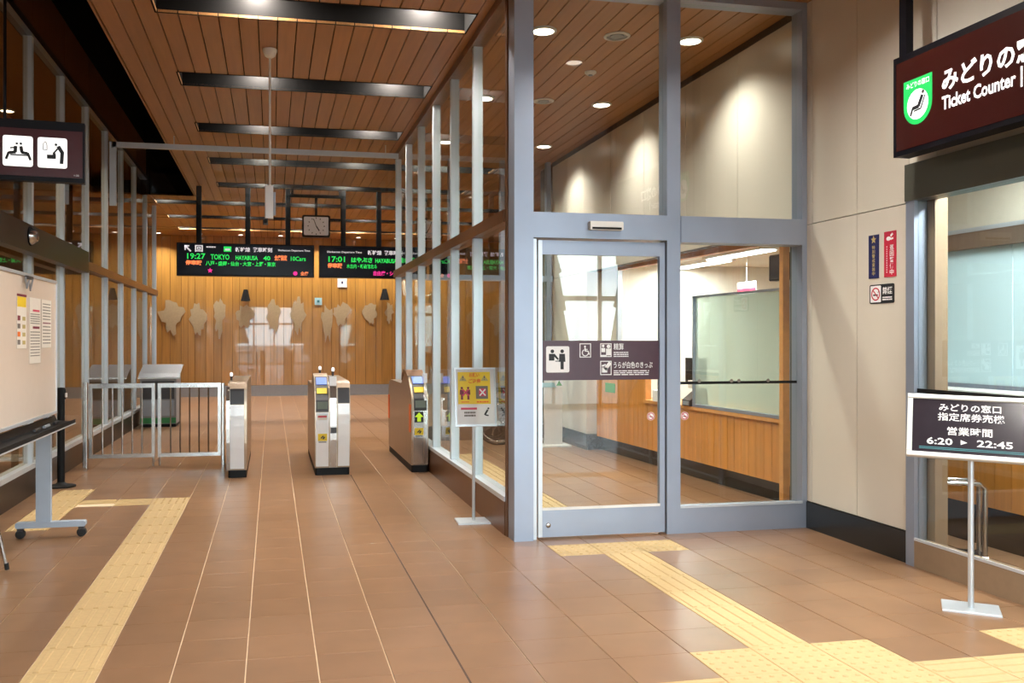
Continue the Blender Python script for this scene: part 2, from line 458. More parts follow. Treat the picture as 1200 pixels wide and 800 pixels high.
def fill(xa, xb, ya, yb, n=0.305):
    x = xa
    while x < xb-0.02:
        y = ya
        while y < yb-0.02:
            mass.box(x+GX, min(x+n, xb)-GX, y+GY, min(y+P, yb)-GY, -0.006, 0); y += P
        x += n
fill(-2.2, 9.0, -5.2, row(-4)); fill(3.95, 9.0, row(-4), 2.6); fill(3.95, 8.2, 2.6, 11.3); fill(3.95, 9.0, 12.4, 22.8); fill(-7.0, -2.2, -5.2, 22.8)
tm = mass.build('tile_field', 'tile_mass', floor); tm['kind'] = 'stuff'

# ---------------- ceiling: dark backing, wood planks, light slots
ceiling = struct('ceiling', MB().box(-1.30, 9.1, -5.3, 22.9, 4.32, 4.42).box(-7.2, -1.30, 16.42, 22.9, 4.32, 4.42), 'void')
PW = 0.1525
SLOT_C = [7.03 + 2.035*k for k in range(-5, 8)]
SLOT_W = 0.44
def slot_range(y):
    if y > 16.4: return (-2.85, 4.85)
    if y > 12.6: return (-0.88, 3.3)
    return (-0.88, 1.56)
pm_cache = {}
def plank(x0, x1, y0, y1, mat='plank'):
    k = (round(x1-x0, 4), round(y1-y0, 3), mat)
    if k not in pm_cache:
        w, l = x1-x0-0.006, y1-y0
        m = MB()
        m.quadbox([(-w/2+0.002, -l/2, 0), (w/2-0.002, -l/2, 0), (w/2-0.002, l/2, 0), (-w/2+0.002, l/2, 0),
                   (-w/2, -l/2, 0.02), (w/2, -l/2, 0.02), (w/2, l/2, 0.02), (-w/2, l/2, 0.02)])
        pm_cache[k] = m.mesh('plank', mat)
    o = link('plank', pm_cache[k], ceiling); o.location = ((x0+x1)/2, (y0+y1)/2, C)
cut = lambda x0, x1: [s for s in SLOT_C if slot_range(s)[0] < (x0+x1)/2 < slot_range(s)[1]]
x = -1.33
mass_planks = MB()
while x < 9.0:
    x1 = x+PW
    room = x > XG-0.02 and x1 < XR+0.1
    spans = []
    ya = YREAR
    for s in cut(x, x1):
        if room and s < YEND: continue
        spans.append((ya, s-SLOT_W/2)); ya = s+SLOT_W/2
    spans.append((ya, YB))
    for a, b in spans:
        if room and a < YF < b:                       # three runs: forecourt, waiting room, hall beyond
            cuts = [a, YF, YEND, b]
        else: cuts = [a, b]
        for p, q in zip(cuts, cuts[1:]):
            if q < 6.0 or x > XR+0.1:                   # out of view: one joined part
                mass_planks.box(x+0.005, x1-0.005, p, q, C, C+0.02)
            else:
                plank(x, x1, p, q, 'plank')
    x = x1
x = -1.33-PW*5
while x < -1.34:
    ya = 16.42
    for s in cut(x, x+PW):
        plank(x, x+PW, ya, s-SLOT_W/2); ya = s+SLOT_W/2
    plank(x, x+PW, ya, YB); x += PW
mass_planks.box(-7.1, -1.33-PW*5-0.01, 16.42, YB, C, C+0.02)
mp = mass_planks.build('plank_field', 'plank', ceiling); mp['kind'] = 'stuff'
for s in SLOT_C:
    a, b = slot_range(s); y0, y1 = s-SLOT_W/2, s+SLOT_W/2; t = 0.012; zt = 4.27
    m = MB()
    m.box(a-t, b+t, y0-t, y0, C-0.004, zt); m.box(a-t, b+t, y1, y1+t, C-0.004, zt)
    m.box(a-t, a, y0, y1, C-0.004, zt); m.box(b, b+t, y0, y1, C-0.004, zt); m.box(a-t, b+t, y0-t, y1+t, zt, zt+0.02)
    m.build('light_slot', 'slot', ceiling)
# edge strip along the dark gap over the corridor's side, and the gap itself
box('edge_strip', 'plank', ceiling, -1.352, -1.334, YREAR, 16.42, C-0.01, C+0.10)
box('gap_lining', 'void', ceiling, -1.334, -1.302, YREAR, 16.42, C+0.10, 5.75)
box('gap_lining', 'void', ceiling, -2.45, -1.302, YREAR, 16.5, 5.75, 5.85)
box('gap_lining', 'void', ceiling, -2.3, -1.302, 16.42, 16.5, C+0.0, 5.75)

def ceiling_lamp(x, y, z, r, power, label, group, color=(1.0, 0.96, 0.89), spread=2.4, spot=None, trim='white', off=False):
    sfx = '_offscreen' if off else ''
    t = thing('recessed_lamp'+sfx, label, 'lamp', (x, y, z), 0, group)
    MB().lathe([(r*1.28, -0.001), (r*1.28, -0.012), (r*1.02, -0.016), (r*1.02, -0.001)], n=22).build('trim_ring', trim, t, True)
    MB().lathe([(r, -0.002), (r, -0.009), (r*0.7, -0.014)], n=22).build('lens'+sfx, 'lamp_lens', t, True)
    if power:
        if spot:
            d = bpy.data.lights.new('lamp_light'+sfx, 'SPOT'); d.energy = power; d.color = color; d.spot_size = spot; d.spot_blend = 0.85; d.shadow_soft_size = r*0.8
            o = link('lamp_light'+sfx, d, t); o.location = (0, 0, -0.03)
        else:
            o = area_light('lamp_light'+sfx, (0, 0, -0.03), r*1.8, power, color, spread=spread, parent=t)
    return t
# two lamps inside every slot over the corridor
for s in SLOT_C:
    a, b = slot_range(s)
    xs = (-0.12, 1.22) if b < 2 else ((-0.12, 1.22, 2.6) if b < 3.6 else (-1.95, -0.65, 0.66, 1.95, 3.25))
    for xx in xs:
        ceiling_lamp(xx, s+0.13, 4.25, 0.06, LAMP_SLOT, 'small round lamp up inside a black ceiling light slot', 'lamps in the ceiling slots', trim='dark_grey', spread=2.9, off=s < 6.5)
for k in range(-2, 6):                                   # row washing the golden wall
    ceiling_lamp(-0.75+0.95*k, 22.3, C, 0.05, 20.0, 'small round downlight close to the golden wooden wall', 'downlights along the golden wall', spread=2.2)

# ---------------- golden wooden wall at the end of the hall
wall_back = struct('wall_back', MB().box(-7.2, 9.1, YB+0.03, YB+0.15, 0, 4.4), 'void')
x = -4.2
pk = {}
while x < 7.4:
    w = random.choice((0.16, 0.19, 0.22, 0.26)); dz = random.choice((0, 0.008, 0.014))
    k = (w, dz)
    if k not in pk: pk[k] = MB().box(0.003, w-0.003, -dz, 0.03, 0.27, C-0.002).mesh('plank', 'wood_wall')
    o = link('plank', pk[k], wall_back); o.location = (x, YB, 0); x += w
MB().box(-7.1, -4.2, YB, YB+0.03, 0.27, C-0.002).box(7.4, 9.0, YB, YB+0.03, 0.27, C-0.002).build('plank_field', 'wood_wall', wall_back)
b_ = struct('baseboard_back', MB().box(-7.1, 9.0, YB-0.03, YB+0.03, 0, 0.262), 'grey')

# side walls of the far hall and of the forecourt
struct('wall_hall_west', MB().box(-7.2, -7.05, -5.3, YB+0.1, 0, 4.4), 'beige_wall')
struct('wall_hall_east', MB().box(9.0, 9.12, -5.3, YB+0.1, 0, 4.4), 'beige_wall')

# ---------------- wall of beige panels (plane XR), its skirting, office front opening
wall_right = struct('wall_right', MB().box(XR+0.02, XR+0.12, 4.98, 6.30, 0, C).box(XR+0.02, XR+0.12, 2.4, 4.98, 2.52, C)
                    .box(XR+0.02, XR+0.12, 6.30, 10.95, 2.28, C).box(XR+0.02, XR+0.12, 10.95, YEND, 0, C)
                    .box(XR+0.02, XR+0.12, YEND, 13.0, 0, C).box(XR+0.02, 9.0, 2.3, 2.4, 0, C), 'panel_core')
def wall_panel(y0, y1, z0, z1, mat): box('panel', mat, wall_right, XR, XR+0.02, y0+0.003, y1-0.003, z0+0.003, z1-0.003)
for y0, y1 in ((4.98, 5.50), (5.50, 6.03), (6.03, 6.12)):
    wall_panel(y0, y1, 0.20, 2.28, 'panel'); wall_panel(y0, y1, 2.28, C, 'panel')
for y0, y1 in ((3.05, 3.9), (3.9, 4.74), (4.74, 4.98)):
    wall_panel(y0, y1, 2.52, C, 'panel')
wall_panel(2.4, 3.05, 2.52, C, 'panel')
for y0, y1 in ((6.18, 7.12), (7.12, 8.11), (8.11, 9.11), (9.11, 10.09), (10.09, 11.06), (11.06, 11.68), (11.68, YEND)):
    wall_panel(y0, y1, 2.28, C-0.06, 'panel')
wall_panel(10.95, 11.68, 0.2, 2.28, 'panel'); wall_panel(11.68, YEND, 0.2, 2.28, 'panel')
box('panel', 'panel', wall_right, XR+0.005, XR+0.40, 10.93, 10.95, 0.2, 2.28)
box('jamb', 'alu_dark', wall_right, XR+0.06, XR+0.11, 6.302, 6.41, 0, 2.275)
box('cornice', 'dark_metal', wall_right, XR-0.005, XR+0.02, 6.18, YEND, C-0.06, C-0.002)
struct('baseboard_right', MB().box(XR-0.012, XR+0.02, 4.98, 6.10, 0, 0.197).box(XR-0.012, XR+0.02, 10.94, YEND, 0, 0.197).box(XR-0.012, XR+0.42, 10.90, 10.94, 0, 0.197), 'black_base')

# ---------------- glazed partition along the corridor (plane XG)
def pane(parent, axis, p, a0, a1, z0, z1, mat='glass', t=0.008):
    if axis == 'x': return box('pane', mat, parent, p-t/2, p+t/2, a0, a1, z0, z1)
    return box('pane', mat, parent, a0, a1, p-t/2, p+t/2, z0, z1)
wall_part = struct('wall_partition')
MY = [6.25] + [7.38+0.965*k for k in range(6)]
def mullion(parent, x, y, z0, z1, mat='alu_pale'):
    m = MB()
    m.box(x-0.016, x+0.016, y-0.028, y+0.028, z0, z1)
    for sx_ in (-1, 1):
        for a, b in ((-0.030, -0.006), (0.006, 0.030)):
            m.box(min(x+sx_*0.016, x+sx_*0.040), max(x+sx_*0.016, x+sx_*0.040), y+a, y+b, z0, z1)
    return m.build('mullion', mat, parent)
for y in MY[1:]:
    mullion(wall_part, XG, y, 0.28, 2.265); mullion(wall_part, XG, y, 2.355, C-0.07)
box('corner_post', 'brown_metal', wall_part, XG-0.05, XG+0.06, 6.225, 6.275, 0, C)
y_end = MY[-1]+0.05
box('sill', 'brown_metal', wall_part, XG-0.055, XG+0.055, 6.275, y_end, 0, 0.245)
box('sill_strip', 'alu_pale', wall_part, XG-0.06, XG+0.06, 6.275, y_end, 0.245, 0.28)
box('transom', 'brown_metal', wall_part, XG-0.065, XG+0.065, 6.275, y_end, 2.265, 2.355)
box('head_rail', 'brown_metal', wall_part, XG-0.06, XG+0.06, 6.275, y_end, C-0.07, C)
for a, b in zip(MY, MY[1:]):
    a2 = a+0.03 if a == MY[0] else a+0.015
    pane(wall_part, 'x', XG, a2, b-0.015, 0.28, 2.265); pane(wall_part, 'x', XG, a2, b-0.015, 2.355, C-0.07)
# end wall of the waiting room, glazed
wall_end = struct('wall_room_end')
for xx in (2.45, 3.2, 3.88): 
    MB().box(xx-0.03, xx+0.03, YEND-0.05, YEND+0.05, 0, C).build('mullion', 'alu', wall_end)
box('transom', 'alu', wall_end, XG+0.07, XR-0.01, YEND-0.052, YEND+0.052, 2.24, 2.32)
box('sill', 'dark_metal', wall_end, XG+0.07, XR-0.01, YEND-0.052, YEND+0.052, 0, 0.2)
for a, b in ((XG+0.07, 2.42), (2.48, 3.17), (3.23, 3.85)):
    pane(wall_end, 'y', YEND, a, b, 0.2, 2.24); pane(wall_end, 'y', YEND, a, b, 2.32, C)

# ---------------- waiting room front (plane YF): posts, lintel, fixed panes, sliding door
wall_front = struct('wall_front')
D0, D1 = YF-0.07, YF+0.07
box('post', 'alu', wall_front, 1.66, 1.80, D0-0.02, D1, 0, C)
box('post', 'alu', wall_front, 2.815, 2.92, D0, D1, 0, C)
box('post', 'alu', wall_front, 3.905, 3.945, D0, D1, 0, C)
box('post_fin', 'alu_pale', wall_front, 1.80, 1.835, D0+0.02, D1, 0, 2.13)
box('lintel', 'alu', wall_front, 1.80, 2.815, D0-0.015, D1, 2.135, 2.315)
box('lintel', 'alu', wall_front, 2.92, 3.905, D0-0.015, D1, 2.125, 2.315)
box('head_rail', 'alu', wall_front, 1.80, 3.905, D0, D1, C-0.055, C)
box('bottom_rail', 'alu', wall_front, 2.92, 3.905, D0, D1, 0, 0.185)
box('glazing_bead', 'alu_pale', wall_front, 2.92, 3.905, D0-0.006, D0, 0.185, 0.203)
for a, b, z0, z1 in ((1.80, 2.815, 2.315, C-0.055), (2.92, 3.905, 2.315, C-0.055), (2.92, 3.905, 0.185, 2.125)):
    pane(wall_front, 'y', YF, a, b, z0, z1)
bs = box('safety_strip', 'black', wall_front, 2.93, 3.90, YF-0.008, YF-0.005, 1.085, 1.105)
m = MB()
for xx in (3.10, 3.36, 3.42, 3.66): m.prism(disc(xx, 1.108, 0.014, 10), YF-0.0085, YF-0.0075, 'y')
m.build('strip_mark', 'print_grey', wall_front)
door = struct('door_1')
dy = YF-0.035
box('stile', 'alu_pale', door, 1.845, 1.875, dy-0.02, dy+0.02, 0.015, 2.12)
box('stile', 'alu', door, 2.765, 2.805, dy-0.02, dy+0.02, 0.015, 2.12)
box('bottom_rail', 'alu', door, 1.875, 2.765, dy-0.022, dy+0.02, 0.015, 0.205)
box('top_rail', 'alu', door, 1.875, 2.765, dy-0.022, dy+0.02, 2.02, 2.12)
box('glazing_bead', 'white', door, 1.875, 2.765, dy-0.026, dy-0.02, 0.205, 0.224)
pane(door, 'y', dy, 1.875, 2.765, 0.205, 2.02)
MB().lathe([(0.018, -0.002), (0.018, -0.008), (0.012, -0.012)], (1.918, dy-0.02, 0.10), 16, 'y').build('lock_knob', 'steel', door, True)
def no_mark(parent, x, y, z, r, name='sticker'):
    s = thing(name, 'small round prohibition sticker on the glass', 'sticker', (x, y, z)) if parent is None else link(name, None, parent)
    s.matrix_local = face_matrix(0, (x, y, z))
    MB().prism(disc(0, 0, r, 20), 0, 0.001).build('disc', 'print_white', s)
    _ring('ring', 'print_red', s, 0, 0, r*0.9, r*0.2, 0.001, 0.0016, 20)
    shapes('bar', 'print_red', s, [stroke((-r*0.6, r*0.6), (r*0.6, -r*0.6), r*0.18)], 0.001, 0.0016)
    shapes('mark', 'print_black', s, [stroke((-r*0.45, -r*0.1), (r*0.45, -r*0.1), r*0.2)], 0.0008, 0.0013)
    return s
s1 = no_mark(None, 2.702, dy-0.0055, 0.857, 0.030)
s1['label'] = 'round prohibition sticker low on the glass of the sliding door'
s2 = no_mark(None, 2.985, YF-0.0055, 0.852, 0.030)
s2['label'] = 'round prohibition sticker low on the fixed pane beside the sliding door'

# maroon band on the sliding door
bd = thing('information_band', 'maroon information band with white pictograms across the sliding glass door', 'sign')
bd.matrix_world = face_matrix(0, (0, dy-0.0048, 0))
rect('film', 'band', bd, 1.876, 1.125, 2.764, 1.408, 0, 0.001)
rect('panel', 'print_white', bd, 1.907, 1.181, 2.08, 1.368, 0.001, 0.0015, 0.012)
PERSON = [disc(0, 0.86, 0.09, 12), [(-0.14, 0.74), (0.14, 0.74), (0.16, 0.36), (0.08, 0.36), (0.08, 0.0), (-0.08, 0.0), (-0.08, 0.36), (-0.16, 0.36)]]
HALF = [disc(0, 0.86, 0.09, 12), [(-0.17, 0.74), (0.12, 0.74), (0.32, 0.5), (0.26, 0.45), (0.1, 0.6), (0.1, 0.42), (-0.17, 0.42)]]
shapes('pictogram', 'print_black', bd, scaled(HALF, 1.953, 1.203, 0.15) + scaled(PERSON, 2.026, 1.203, 0.15) + [stroke((1.975, 1.262), (2.008, 1.262), 0.006)], 0.0015, 0.002)
def outline(name, parent, u0, v0, u1, v1, t=0.006, mat='print_white', w0=0.001, w1=0.0015):
    m = MB().box(u0, u1, v0, v0+t, w0, w1).box(u0, u1, v1-t, v1, w0, w1).box(u0, u0+t, v0+t, v1-t, w0, w1).box(u1-t, u1, v0+t, v1-t, w0, w1)
    return m.build(name, mat, parent)
WHEEL = [disc(0.42, 0.87, 0.09, 12), stroke((0.42, 0.76), (0.46, 0.46), 0.13), stroke((0.44, 0.48), (0.72, 0.46), 0.10), stroke((0.70, 0.48), (0.82, 0.16), 0.10), stroke((0.44, 0.62), (0.66, 0.62), 0.07)] + \
    [stroke((0.45+0.28*math.cos(a), 0.33+0.28*math.sin(a)), (0.45+0.28*math.cos(a+0.5), 0.33+0.28*math.sin(a+0.5)), 0.08) for a in [2.0+0.45*k for k in range(9)]]
outline('icon_frame', bd, 2.157, 1.287, 2.243, 1.388)
shapes('pictogram', 'print_white', bd, scaled(WHEEL, 2.163, 1.294, 0.082))
outline('icon_frame', bd, 2.313, 1.290, 2.399, 1.388)
shapes('pictogram', 'print_white', bd, [stroke((2.322, 1.34), (2.350, 1.34), 0.03), disc(2.335, 1.37, 0.010), [(2.357, 1.302), (2.394, 1.302), (2.394, 1.35), (2.357, 1.35)], disc(2.376, 1.366, 0.014), stroke((2.318, 1.30), (2.36, 1.30), 0.01)])
outline('icon_frame', bd, 2.313, 1.160, 2.399, 1.262)
shapes('pictogram', 'print_white', bd, [[(2.326, 1.178), (2.366, 1.178), (2.366, 1.214), (2.326, 1.214)], stroke((2.348, 1.20), (2.390, 1.250), 0.026), stroke((2.326, 1.225), (2.355, 1.235), 0.012)])
text('lettering', '精算', 'print_white', bd, 2.415, 1.340, 2.492, 1.389, keep=False)
text_bars('small_print', 'print_white', bd, 2.415, 1.287, 2.530, 1.330, 3, fill=0.5)
text('lettering', 'うらが白色のきっぷ', 'print_white', bd, 2.415, 1.208, 2.715, 1.256)
text_bars('small_print', 'print_white', bd, 2.415, 1.155, 2.690, 1.196, 3, fill=0.5)
# motion sensor on the lintel
t = thing('motion_sensor', 'flat white motion sensor on the lintel over the sliding door', 'sensor', (2.33, D0-0.015, 2.225))
MB().rbox(-0.125, 0.125, -0.045, 0, -0.030, 0.030, 0.008, 'y').build('housing', 'white', t)
box('lens', 'black', t, -0.11, 0.11, -0.048, -0.045, -0.026, -0.012)

# ---------------- office entrance front (plane XR, beyond the beige panels)
of = struct('wall_office_front')
box('header', 'alu_dark', of, XR-0.04, XR+0.09, 2.4, 4.975, 2.285, 2.515)
box('post', 'alu', of, XR-0.03, XR+0.06, 4.90, 4.975, 0, 2.285)
box('post', 'alu', of, XR-0.03, XR+0.06, 3.30, 3.36, 0, 2.285)
box('bottom_rail', 'jamb', of, XR-0.03, XR+0.06, 2.4, 4.90, 0, 0.165)
box('glazing_bead', 'alu_pale', of, XR-0.032, XR-0.02, 2.4, 4.90, 0.165, 0.182)
for a, b in ((2.4, 3.30), (3.36, 4.90)):
    pane(of, 'x', XR, a, b, 0.165, 2.285)
box('safety_strip', 'black', of, XR-0.009, XR-0.006, 2.4, 4.90, 1.085, 1.112)
box('jamb', 'jamb', of, XR+0.07, XR+0.16, 4.84, 4.975, 0, 2.6)
# ---------------- office shell
struct('wall_office_back', MB().box(8.2, 8.3, 2.4, 11.3, 0, 3.0), 'office_grey')
struct('wall_office_side', MB().box(XR+0.42, 8.2, 10.95, 11.05, 0, 3.0), 'white_wall')
struct('wall_office_divider', MB().box(XR+0.12, 4.66, 6.16, 6.30, 0, 2.75), 'jamb')
oc = struct('ceiling_office', MB().box(XR+0.125, 8.25, 2.4, 6.3, 2.75, 2.85).box(XR+0.125, 8.25, 6.3, 10.95, 2.38, 2.85), 'white_wall')

# ---------------- glazed wall on the other side of the corridor (plane XL)
wall_left = struct('wall_left')
LY = [8.86+1.28*k for k in range(-10, 8)]
for y in LY:
    if y > -5:
        mullion(wall_left, XL, y, 0.28, 2.24, 'alu_pale'); mullion(wall_left, XL, y, 2.34, 4.20, 'alu_pale')
box('sill', 'dark_metal', wall_left, XL-0.055, XL+0.055, YREAR, 17.88, 0, 0.235)
box('sill_strip', 'alu_pale', wall_left, XL-0.06, XL+0.06, YREAR, 17.88, 0.235, 0.28)
box('transom', 'brown_metal', wall_left, XL-0.065, XL+0.065, YREAR, 17.88, 2.24, 2.34)
box('head_rail', 'dark_metal', wall_left, XL-0.06, XL+0.06, YREAR, 17.88, 4.20, 4.27)
LYv = [y for y in LY if y > -5]
for a, b in zip(LYv, LYv[1:]):
    pane(wall_left, 'x', XL, a+0.015, b-0.015, 0.28, 2.24, 'glass_left'); pane(wall_left, 'x', XL, a+0.015, b-0.015, 2.34, 4.20, 'glass_left')
for a, b in zip(LYv, LYv[1:]):
    box('fascia_panel', 'brown_panel', wall_left, XL-0.05, XL+0.04, a+0.004, b-0.004, 4.272, 4.80)
box('upper_lining', 'void', wall_left, XL-0.06, XL+0.0, YREAR, 17.88, 4.80, 5.75)
hd = box('door_header', 'dark_metal', wall_left, XL+0.066, XL+0.17, 3.6, 10.75, 2.165, 2.40)
t = thing('door_sensor', 'small silver sensor dome on the dark header over the whiteboard', 'sensor', (XL+0.17, 8.24, 2.30))
MB().lathe([(0.075, 0.0), (0.075, 0.02), (0.045, 0.06), (0.0, 0.07)], (0, 0, 0), 18, 'x').build('dome', 'steel', t, True)
MB().lathe([(0.085, 0.0), (0.085, 0.008), (0.07, 0.012)], (0, 0, 0), 18, 'x').build('collar', 'black', t, True)

# shop room behind that wall
struct('wall_shop_back', MB().box(-5.4, -5.3, YREAR, 17.9, 0, 4.4), 'beige_wall')
struct('wall_shop_end', MB().box(-5.3, XL-0.07, 17.8, 17.88, 0, 4.4), 'beige_wall')
struct('ceiling_shop', MB().box(-7.1, XL-0.05, YREAR, 17.9, 4.28, 4.38), 'plank')

# ---------------- glazed entrance behind the viewer
wall_rear = struct('wall_rear', MB().box(-7.2, 9.1, YREAR-0.1, YREAR, 3.55, 5.9).box(-7.2, -2.1, YREAR-0.1, YREAR, 0, 3.55).box(2.1, 3.6, YREAR-0.1, YREAR, 0, 3.55), 'beige_wall')
for xx in (-1.0, 0.1, 1.2, 4.6, 5.6, 6.6, 7.6):
    box('mullion', 'alu', wall_rear, xx-0.035, xx+0.035, YREAR-0.09, YREAR-0.01, 0.1, 3.55)
for a, b in ((-2.1, 2.1), (3.6, 9.0)):
    box('sill', 'alu', wall_rear, a, b, YREAR-0.1, YREAR, 0, 0.1)
    box('transom', 'alu', wall_rear, a, b, YREAR-0.09, YREAR-0.01, 2.2, 2.3)
    pane(wall_rear, 'y', YREAR-0.05, a, b, 0.1, 2.2); pane(wall_rear, 'y', YREAR-0.05, a, b, 2.3, 3.55)
struct('ground_outside', MB().box(-90, 90, -160, -5.35, -0.2, -0.05), 'asphalt')

# lamps of the forecourt ceiling (over and behind the viewer) and of the shop
for xx, yy in ((2.6, -3.5), (2.6, -1.0), (2.6, 1.4), (2.7, 4.5)):
    ceiling_lamp(xx, yy, C, 0.075, LAMP_HALL, 'round downlight in the wooden forecourt ceiling', 'forecourt downlights', spread=2.5, off=True)
for yy in (5.9, 9.0, 12.1):
    ceiling_lamp(-3.25, yy, 4.28, 0.075, 45, 'round downlight behind the bronze tinted glass wall', 'downlights behind the tinted glass', off=yy < 12)
# waiting room downlights
for x_, y_, on in ((2.178, 7.05, 1), (2.821, 7.06, 0), (3.47, 7.04, 1), (3.48, 9.15, 1), (2.826, 9.14, 0), (3.49, 11.28, 1), (2.18, 9.15, 1), (2.18, 11.28, 1)):
    if on:
        ceiling_lamp(x_, y_, C, 0.085, LAMP_ROOM*11, 'lit round downlight in the waiting room ceiling', 'lit waiting room downlights', color=(1, 0.95, 0.87), spot=2.25)
    else:
        t = thing('recessed_lamp', 'unlit round downlight with a grey inner ring in the waiting room ceiling', 'lamp', (x_, y_, C), 0, 'unlit waiting room downlights')
        MB().lathe([(0.11, -0.001), (0.11, -0.010), (0.085, -0.014), (0.085, -0.001)], n=22).build('trim_ring', 'white', t, True)
        MB().lathe([(0.06, -0.002), (0.06, -0.010), (0.03, -0.014)], n=18).build('inner_ring', 'grey', t, True)
t = thing('smoke_detector', 'small round white smoke detector on the waiting room ceiling', 'detector', (2.954, 8.06, C))
MB().lathe([(0.055, 0), (0.055, -0.015), (0.035, -0.03), (0.0, -0.032)], n=18).build('cap', 'white', t, True)
MB().lathe([(0.02, -0.028), (0.02, -0.04), (0.0, -0.04)], n=12).build('nub', 'grey', t, True)

# ================================================================== THINGS
# ---------------- ticket gates
def gate_profile(y0, y1, hood):
    L = y1-y0
    p = [(0.02, 0.075), (-0.015, 0.35), (-0.02, 0.60), (0.0, 0.78)]
    if hood: p += [(0.10, 0.90), (0.26, 1.0), (0.40, 1.04), (0.55, 1.045), (0.68, 1.0), (0.74, 0.93), (0.80, 0.915)]
    else: p += [(0.02, 0.90), (0.06, 0.955), (0.14, 0.975)]
    e = 0.915 if hood else 0.975
    p += [(L-0.22, e), (L-0.08, e-0.03), (L-0.01, e-0.10), (L+0.015, 0.60), (L-0.02, 0.075)]
    return p
def gate_body(t, x0, x1, L, hood, mat='steel_warm'):
    MB().prism(gate_profile(0, L, hood), x0, x1, 'x').build('body', mat, t)
    MB().rbox(x0+0.004, x1-0.004, 0.012, L-0.03, 0, 0.075, 0.02).build('plinth', 'black', t)
def front_strip(name, mat, t, x0, x1, z0, z1, d=0.006, n=6):
    """plate that follows the bulging front of a gate"""
    fr = [(0.02, 0.075), (-0.015, 0.35), (-0.02, 0.60), (0.0, 0.78), (0.02, 0.90), (0.06, 0.955), (0.14, 0.976)]
    def yat(z):
        for (ya, za), (yb, zb) in zip(fr, fr[1:]):
            if za <= z <= zb: return ya+(yb-ya)*(z-za)/(zb-za)
        return 0.0
    zs = [z0+(z1-z0)*k/n for k in range(n+1)]
    pts = [(yat(z)-d, z) for z in zs] + [(yat(z)+0.002, z) for z in reversed(zs)]
    return MB().prism(pts, x0, x1, 'x').build(name, mat, t)
def lamp_post(t, x, y, z):
    o = MB().tube([(x, y, z), (x, y, z+0.05)], 0.012, 8).build('indicator_lamp', 'dark_grey', t)
    MB().lathe([(0.014, z+0.05), (0.018, z+0.07), (0.012, z+0.088), (0, z+0.092)], (x, y, 0), 10).build('lamp_cap', 'sign_white', o, True)
def console(t, x0, x1):
    """sloping reader console: black surround, blue pad, yellow ticket slot, pale screen"""
    q = lambda a, b, d: [(0.0-d, 0.78), (0.10-d*0.6, 0.90+d*0.5), (0.26-d*0.6, 1.0+d*0.8), (0.26, 1.0), (0.10, 0.90), (0.0, 0.78)]
    MB().prism([(-0.028, 0.66), (-0.008, 0.785), (0.095, 0.912), (0.262, 1.02), (0.262, 0.99), (0.10, 0.89), (0.0, 0.77), (-0.015, 0.66)], x0, x1, 'x').build('console', 'dark_grey', t)
    def slab(name, mat, a, b, inset=0.012, d=0.007):
        (ya, za), (yb, zb) = a, b
        n = Vector((za-zb, yb-ya)); n.normalize(); n *= d
        MB().prism([(ya, za), (ya+n.x, za+n.y), (yb+n.x, zb+n.y), (yb, zb)], x0+inset, x1-inset, 'x').build(name, mat, t)
    slab('reader_pad', 'blue_lit', (0.13, 0.936), (0.235, 1.003))
    slab('ticket_slot', 'yellow', (0.04, 0.846), (0.085, 0.90))
    slab('display', 'green_glass', (-0.024, 0.69), (-0.012, 0.765))
def sticker_block(t, x0, x1, z, h, kind):
    if kind == 'arrow':
        s = front_strip('arrow_sign', 'print_black', t, x0, x1, z, z+h, 0.009, 1)
        r = link('arrow', None, t); r.matrix_local = face_matrix(0, ((x0+x1)/2, -0.0295, z+h/2)); k = h*0.42
        shapes('arrow_shape', 'lime', r, [[(-k*0.95, 0), (0, k), (k*0.95, 0), (k*0.4, 0), (k*0.4, -k), (-k*0.4, -k), (-k*0.4, 0)]], 0, 0.001)
    else:
        front_strip('sticker', 'yellow', t, x0, x1, z, z+h, 0.009, 1)
        r = link('sticker_print', None, t); r.matrix_local = face_matrix(0, ((x0+x1)/2, -0.0295, z+h/2)); k = h*0.4
        shapes('pictogram', 'print_black', r, [stroke((-k*0.6, -k*0.3), (k*0.3, k*0.5), k*0.4), stroke((k*0.1, -k*0.6), (k*0.7, k*0.2), k*0.5)], 0, 0.001)
        text_bars('small_print', 'print_black', r, -(x1-x0)*0.42, -h*0.75, (x1-x0)*0.42, -h*0.55, 1, 0, 0.001)
GY0, GL = 9.42, 1.92
t = thing('ticket_gate', 'narrow ticket gate with plain white front standing beside the railing', 'ticket gate', (-0.36, GY0, 0), 0, 'ticket gates')
gate_body(t, -0.085, 0.105, GL, False)
front_strip('front_plate', 'white_plate', t, -0.062, 0.078, 0.09, 0.745)
front_strip('dark_window', 'dark_grey', t, -0.062, 0.078, 0.75, 0.91)
front_strip('side_trim', 'steel', t, -0.10, -0.066, 0.078, 0.93, 0.012)
lamp_post(t, -0.07, 0.5, 0.97)
MB().lathe([(0.02, 0), (0.02, 0.012)], (-0.083, -0.03, 0.72), 12, 'y').build('sensor_knob', 'steel', t)
t = thing('ticket_gate', 'wide double ticket gate with two white fronts and a yellow sticker', 'ticket gate', (0.615, GY0, 0), 0, 'ticket gates')
MB().prism(gate_profile(0, GL, True), -0.18, -0.03, 'x').build('body', 'steel_warm', t)
MB().prism(gate_profile(0, GL, False), 0.05, 0.185, 'x').build('body', 'steel_warm', t)
box('core', 'steel_warm', t, -0.03, 0.05, 0.03, GL-0.03, 0.06, 0.90)
MB().rbox(-0.176, 0.18, 0.012, GL-0.03, 0, 0.075, 0.02).build('plinth', 'black', t)
front_strip('front_plate', 'white_plate', t, -0.170, -0.040, 0.09, 0.655)
front_strip('front_plate', 'white_plate', t, 0.058, 0.178, 0.09, 0.745)
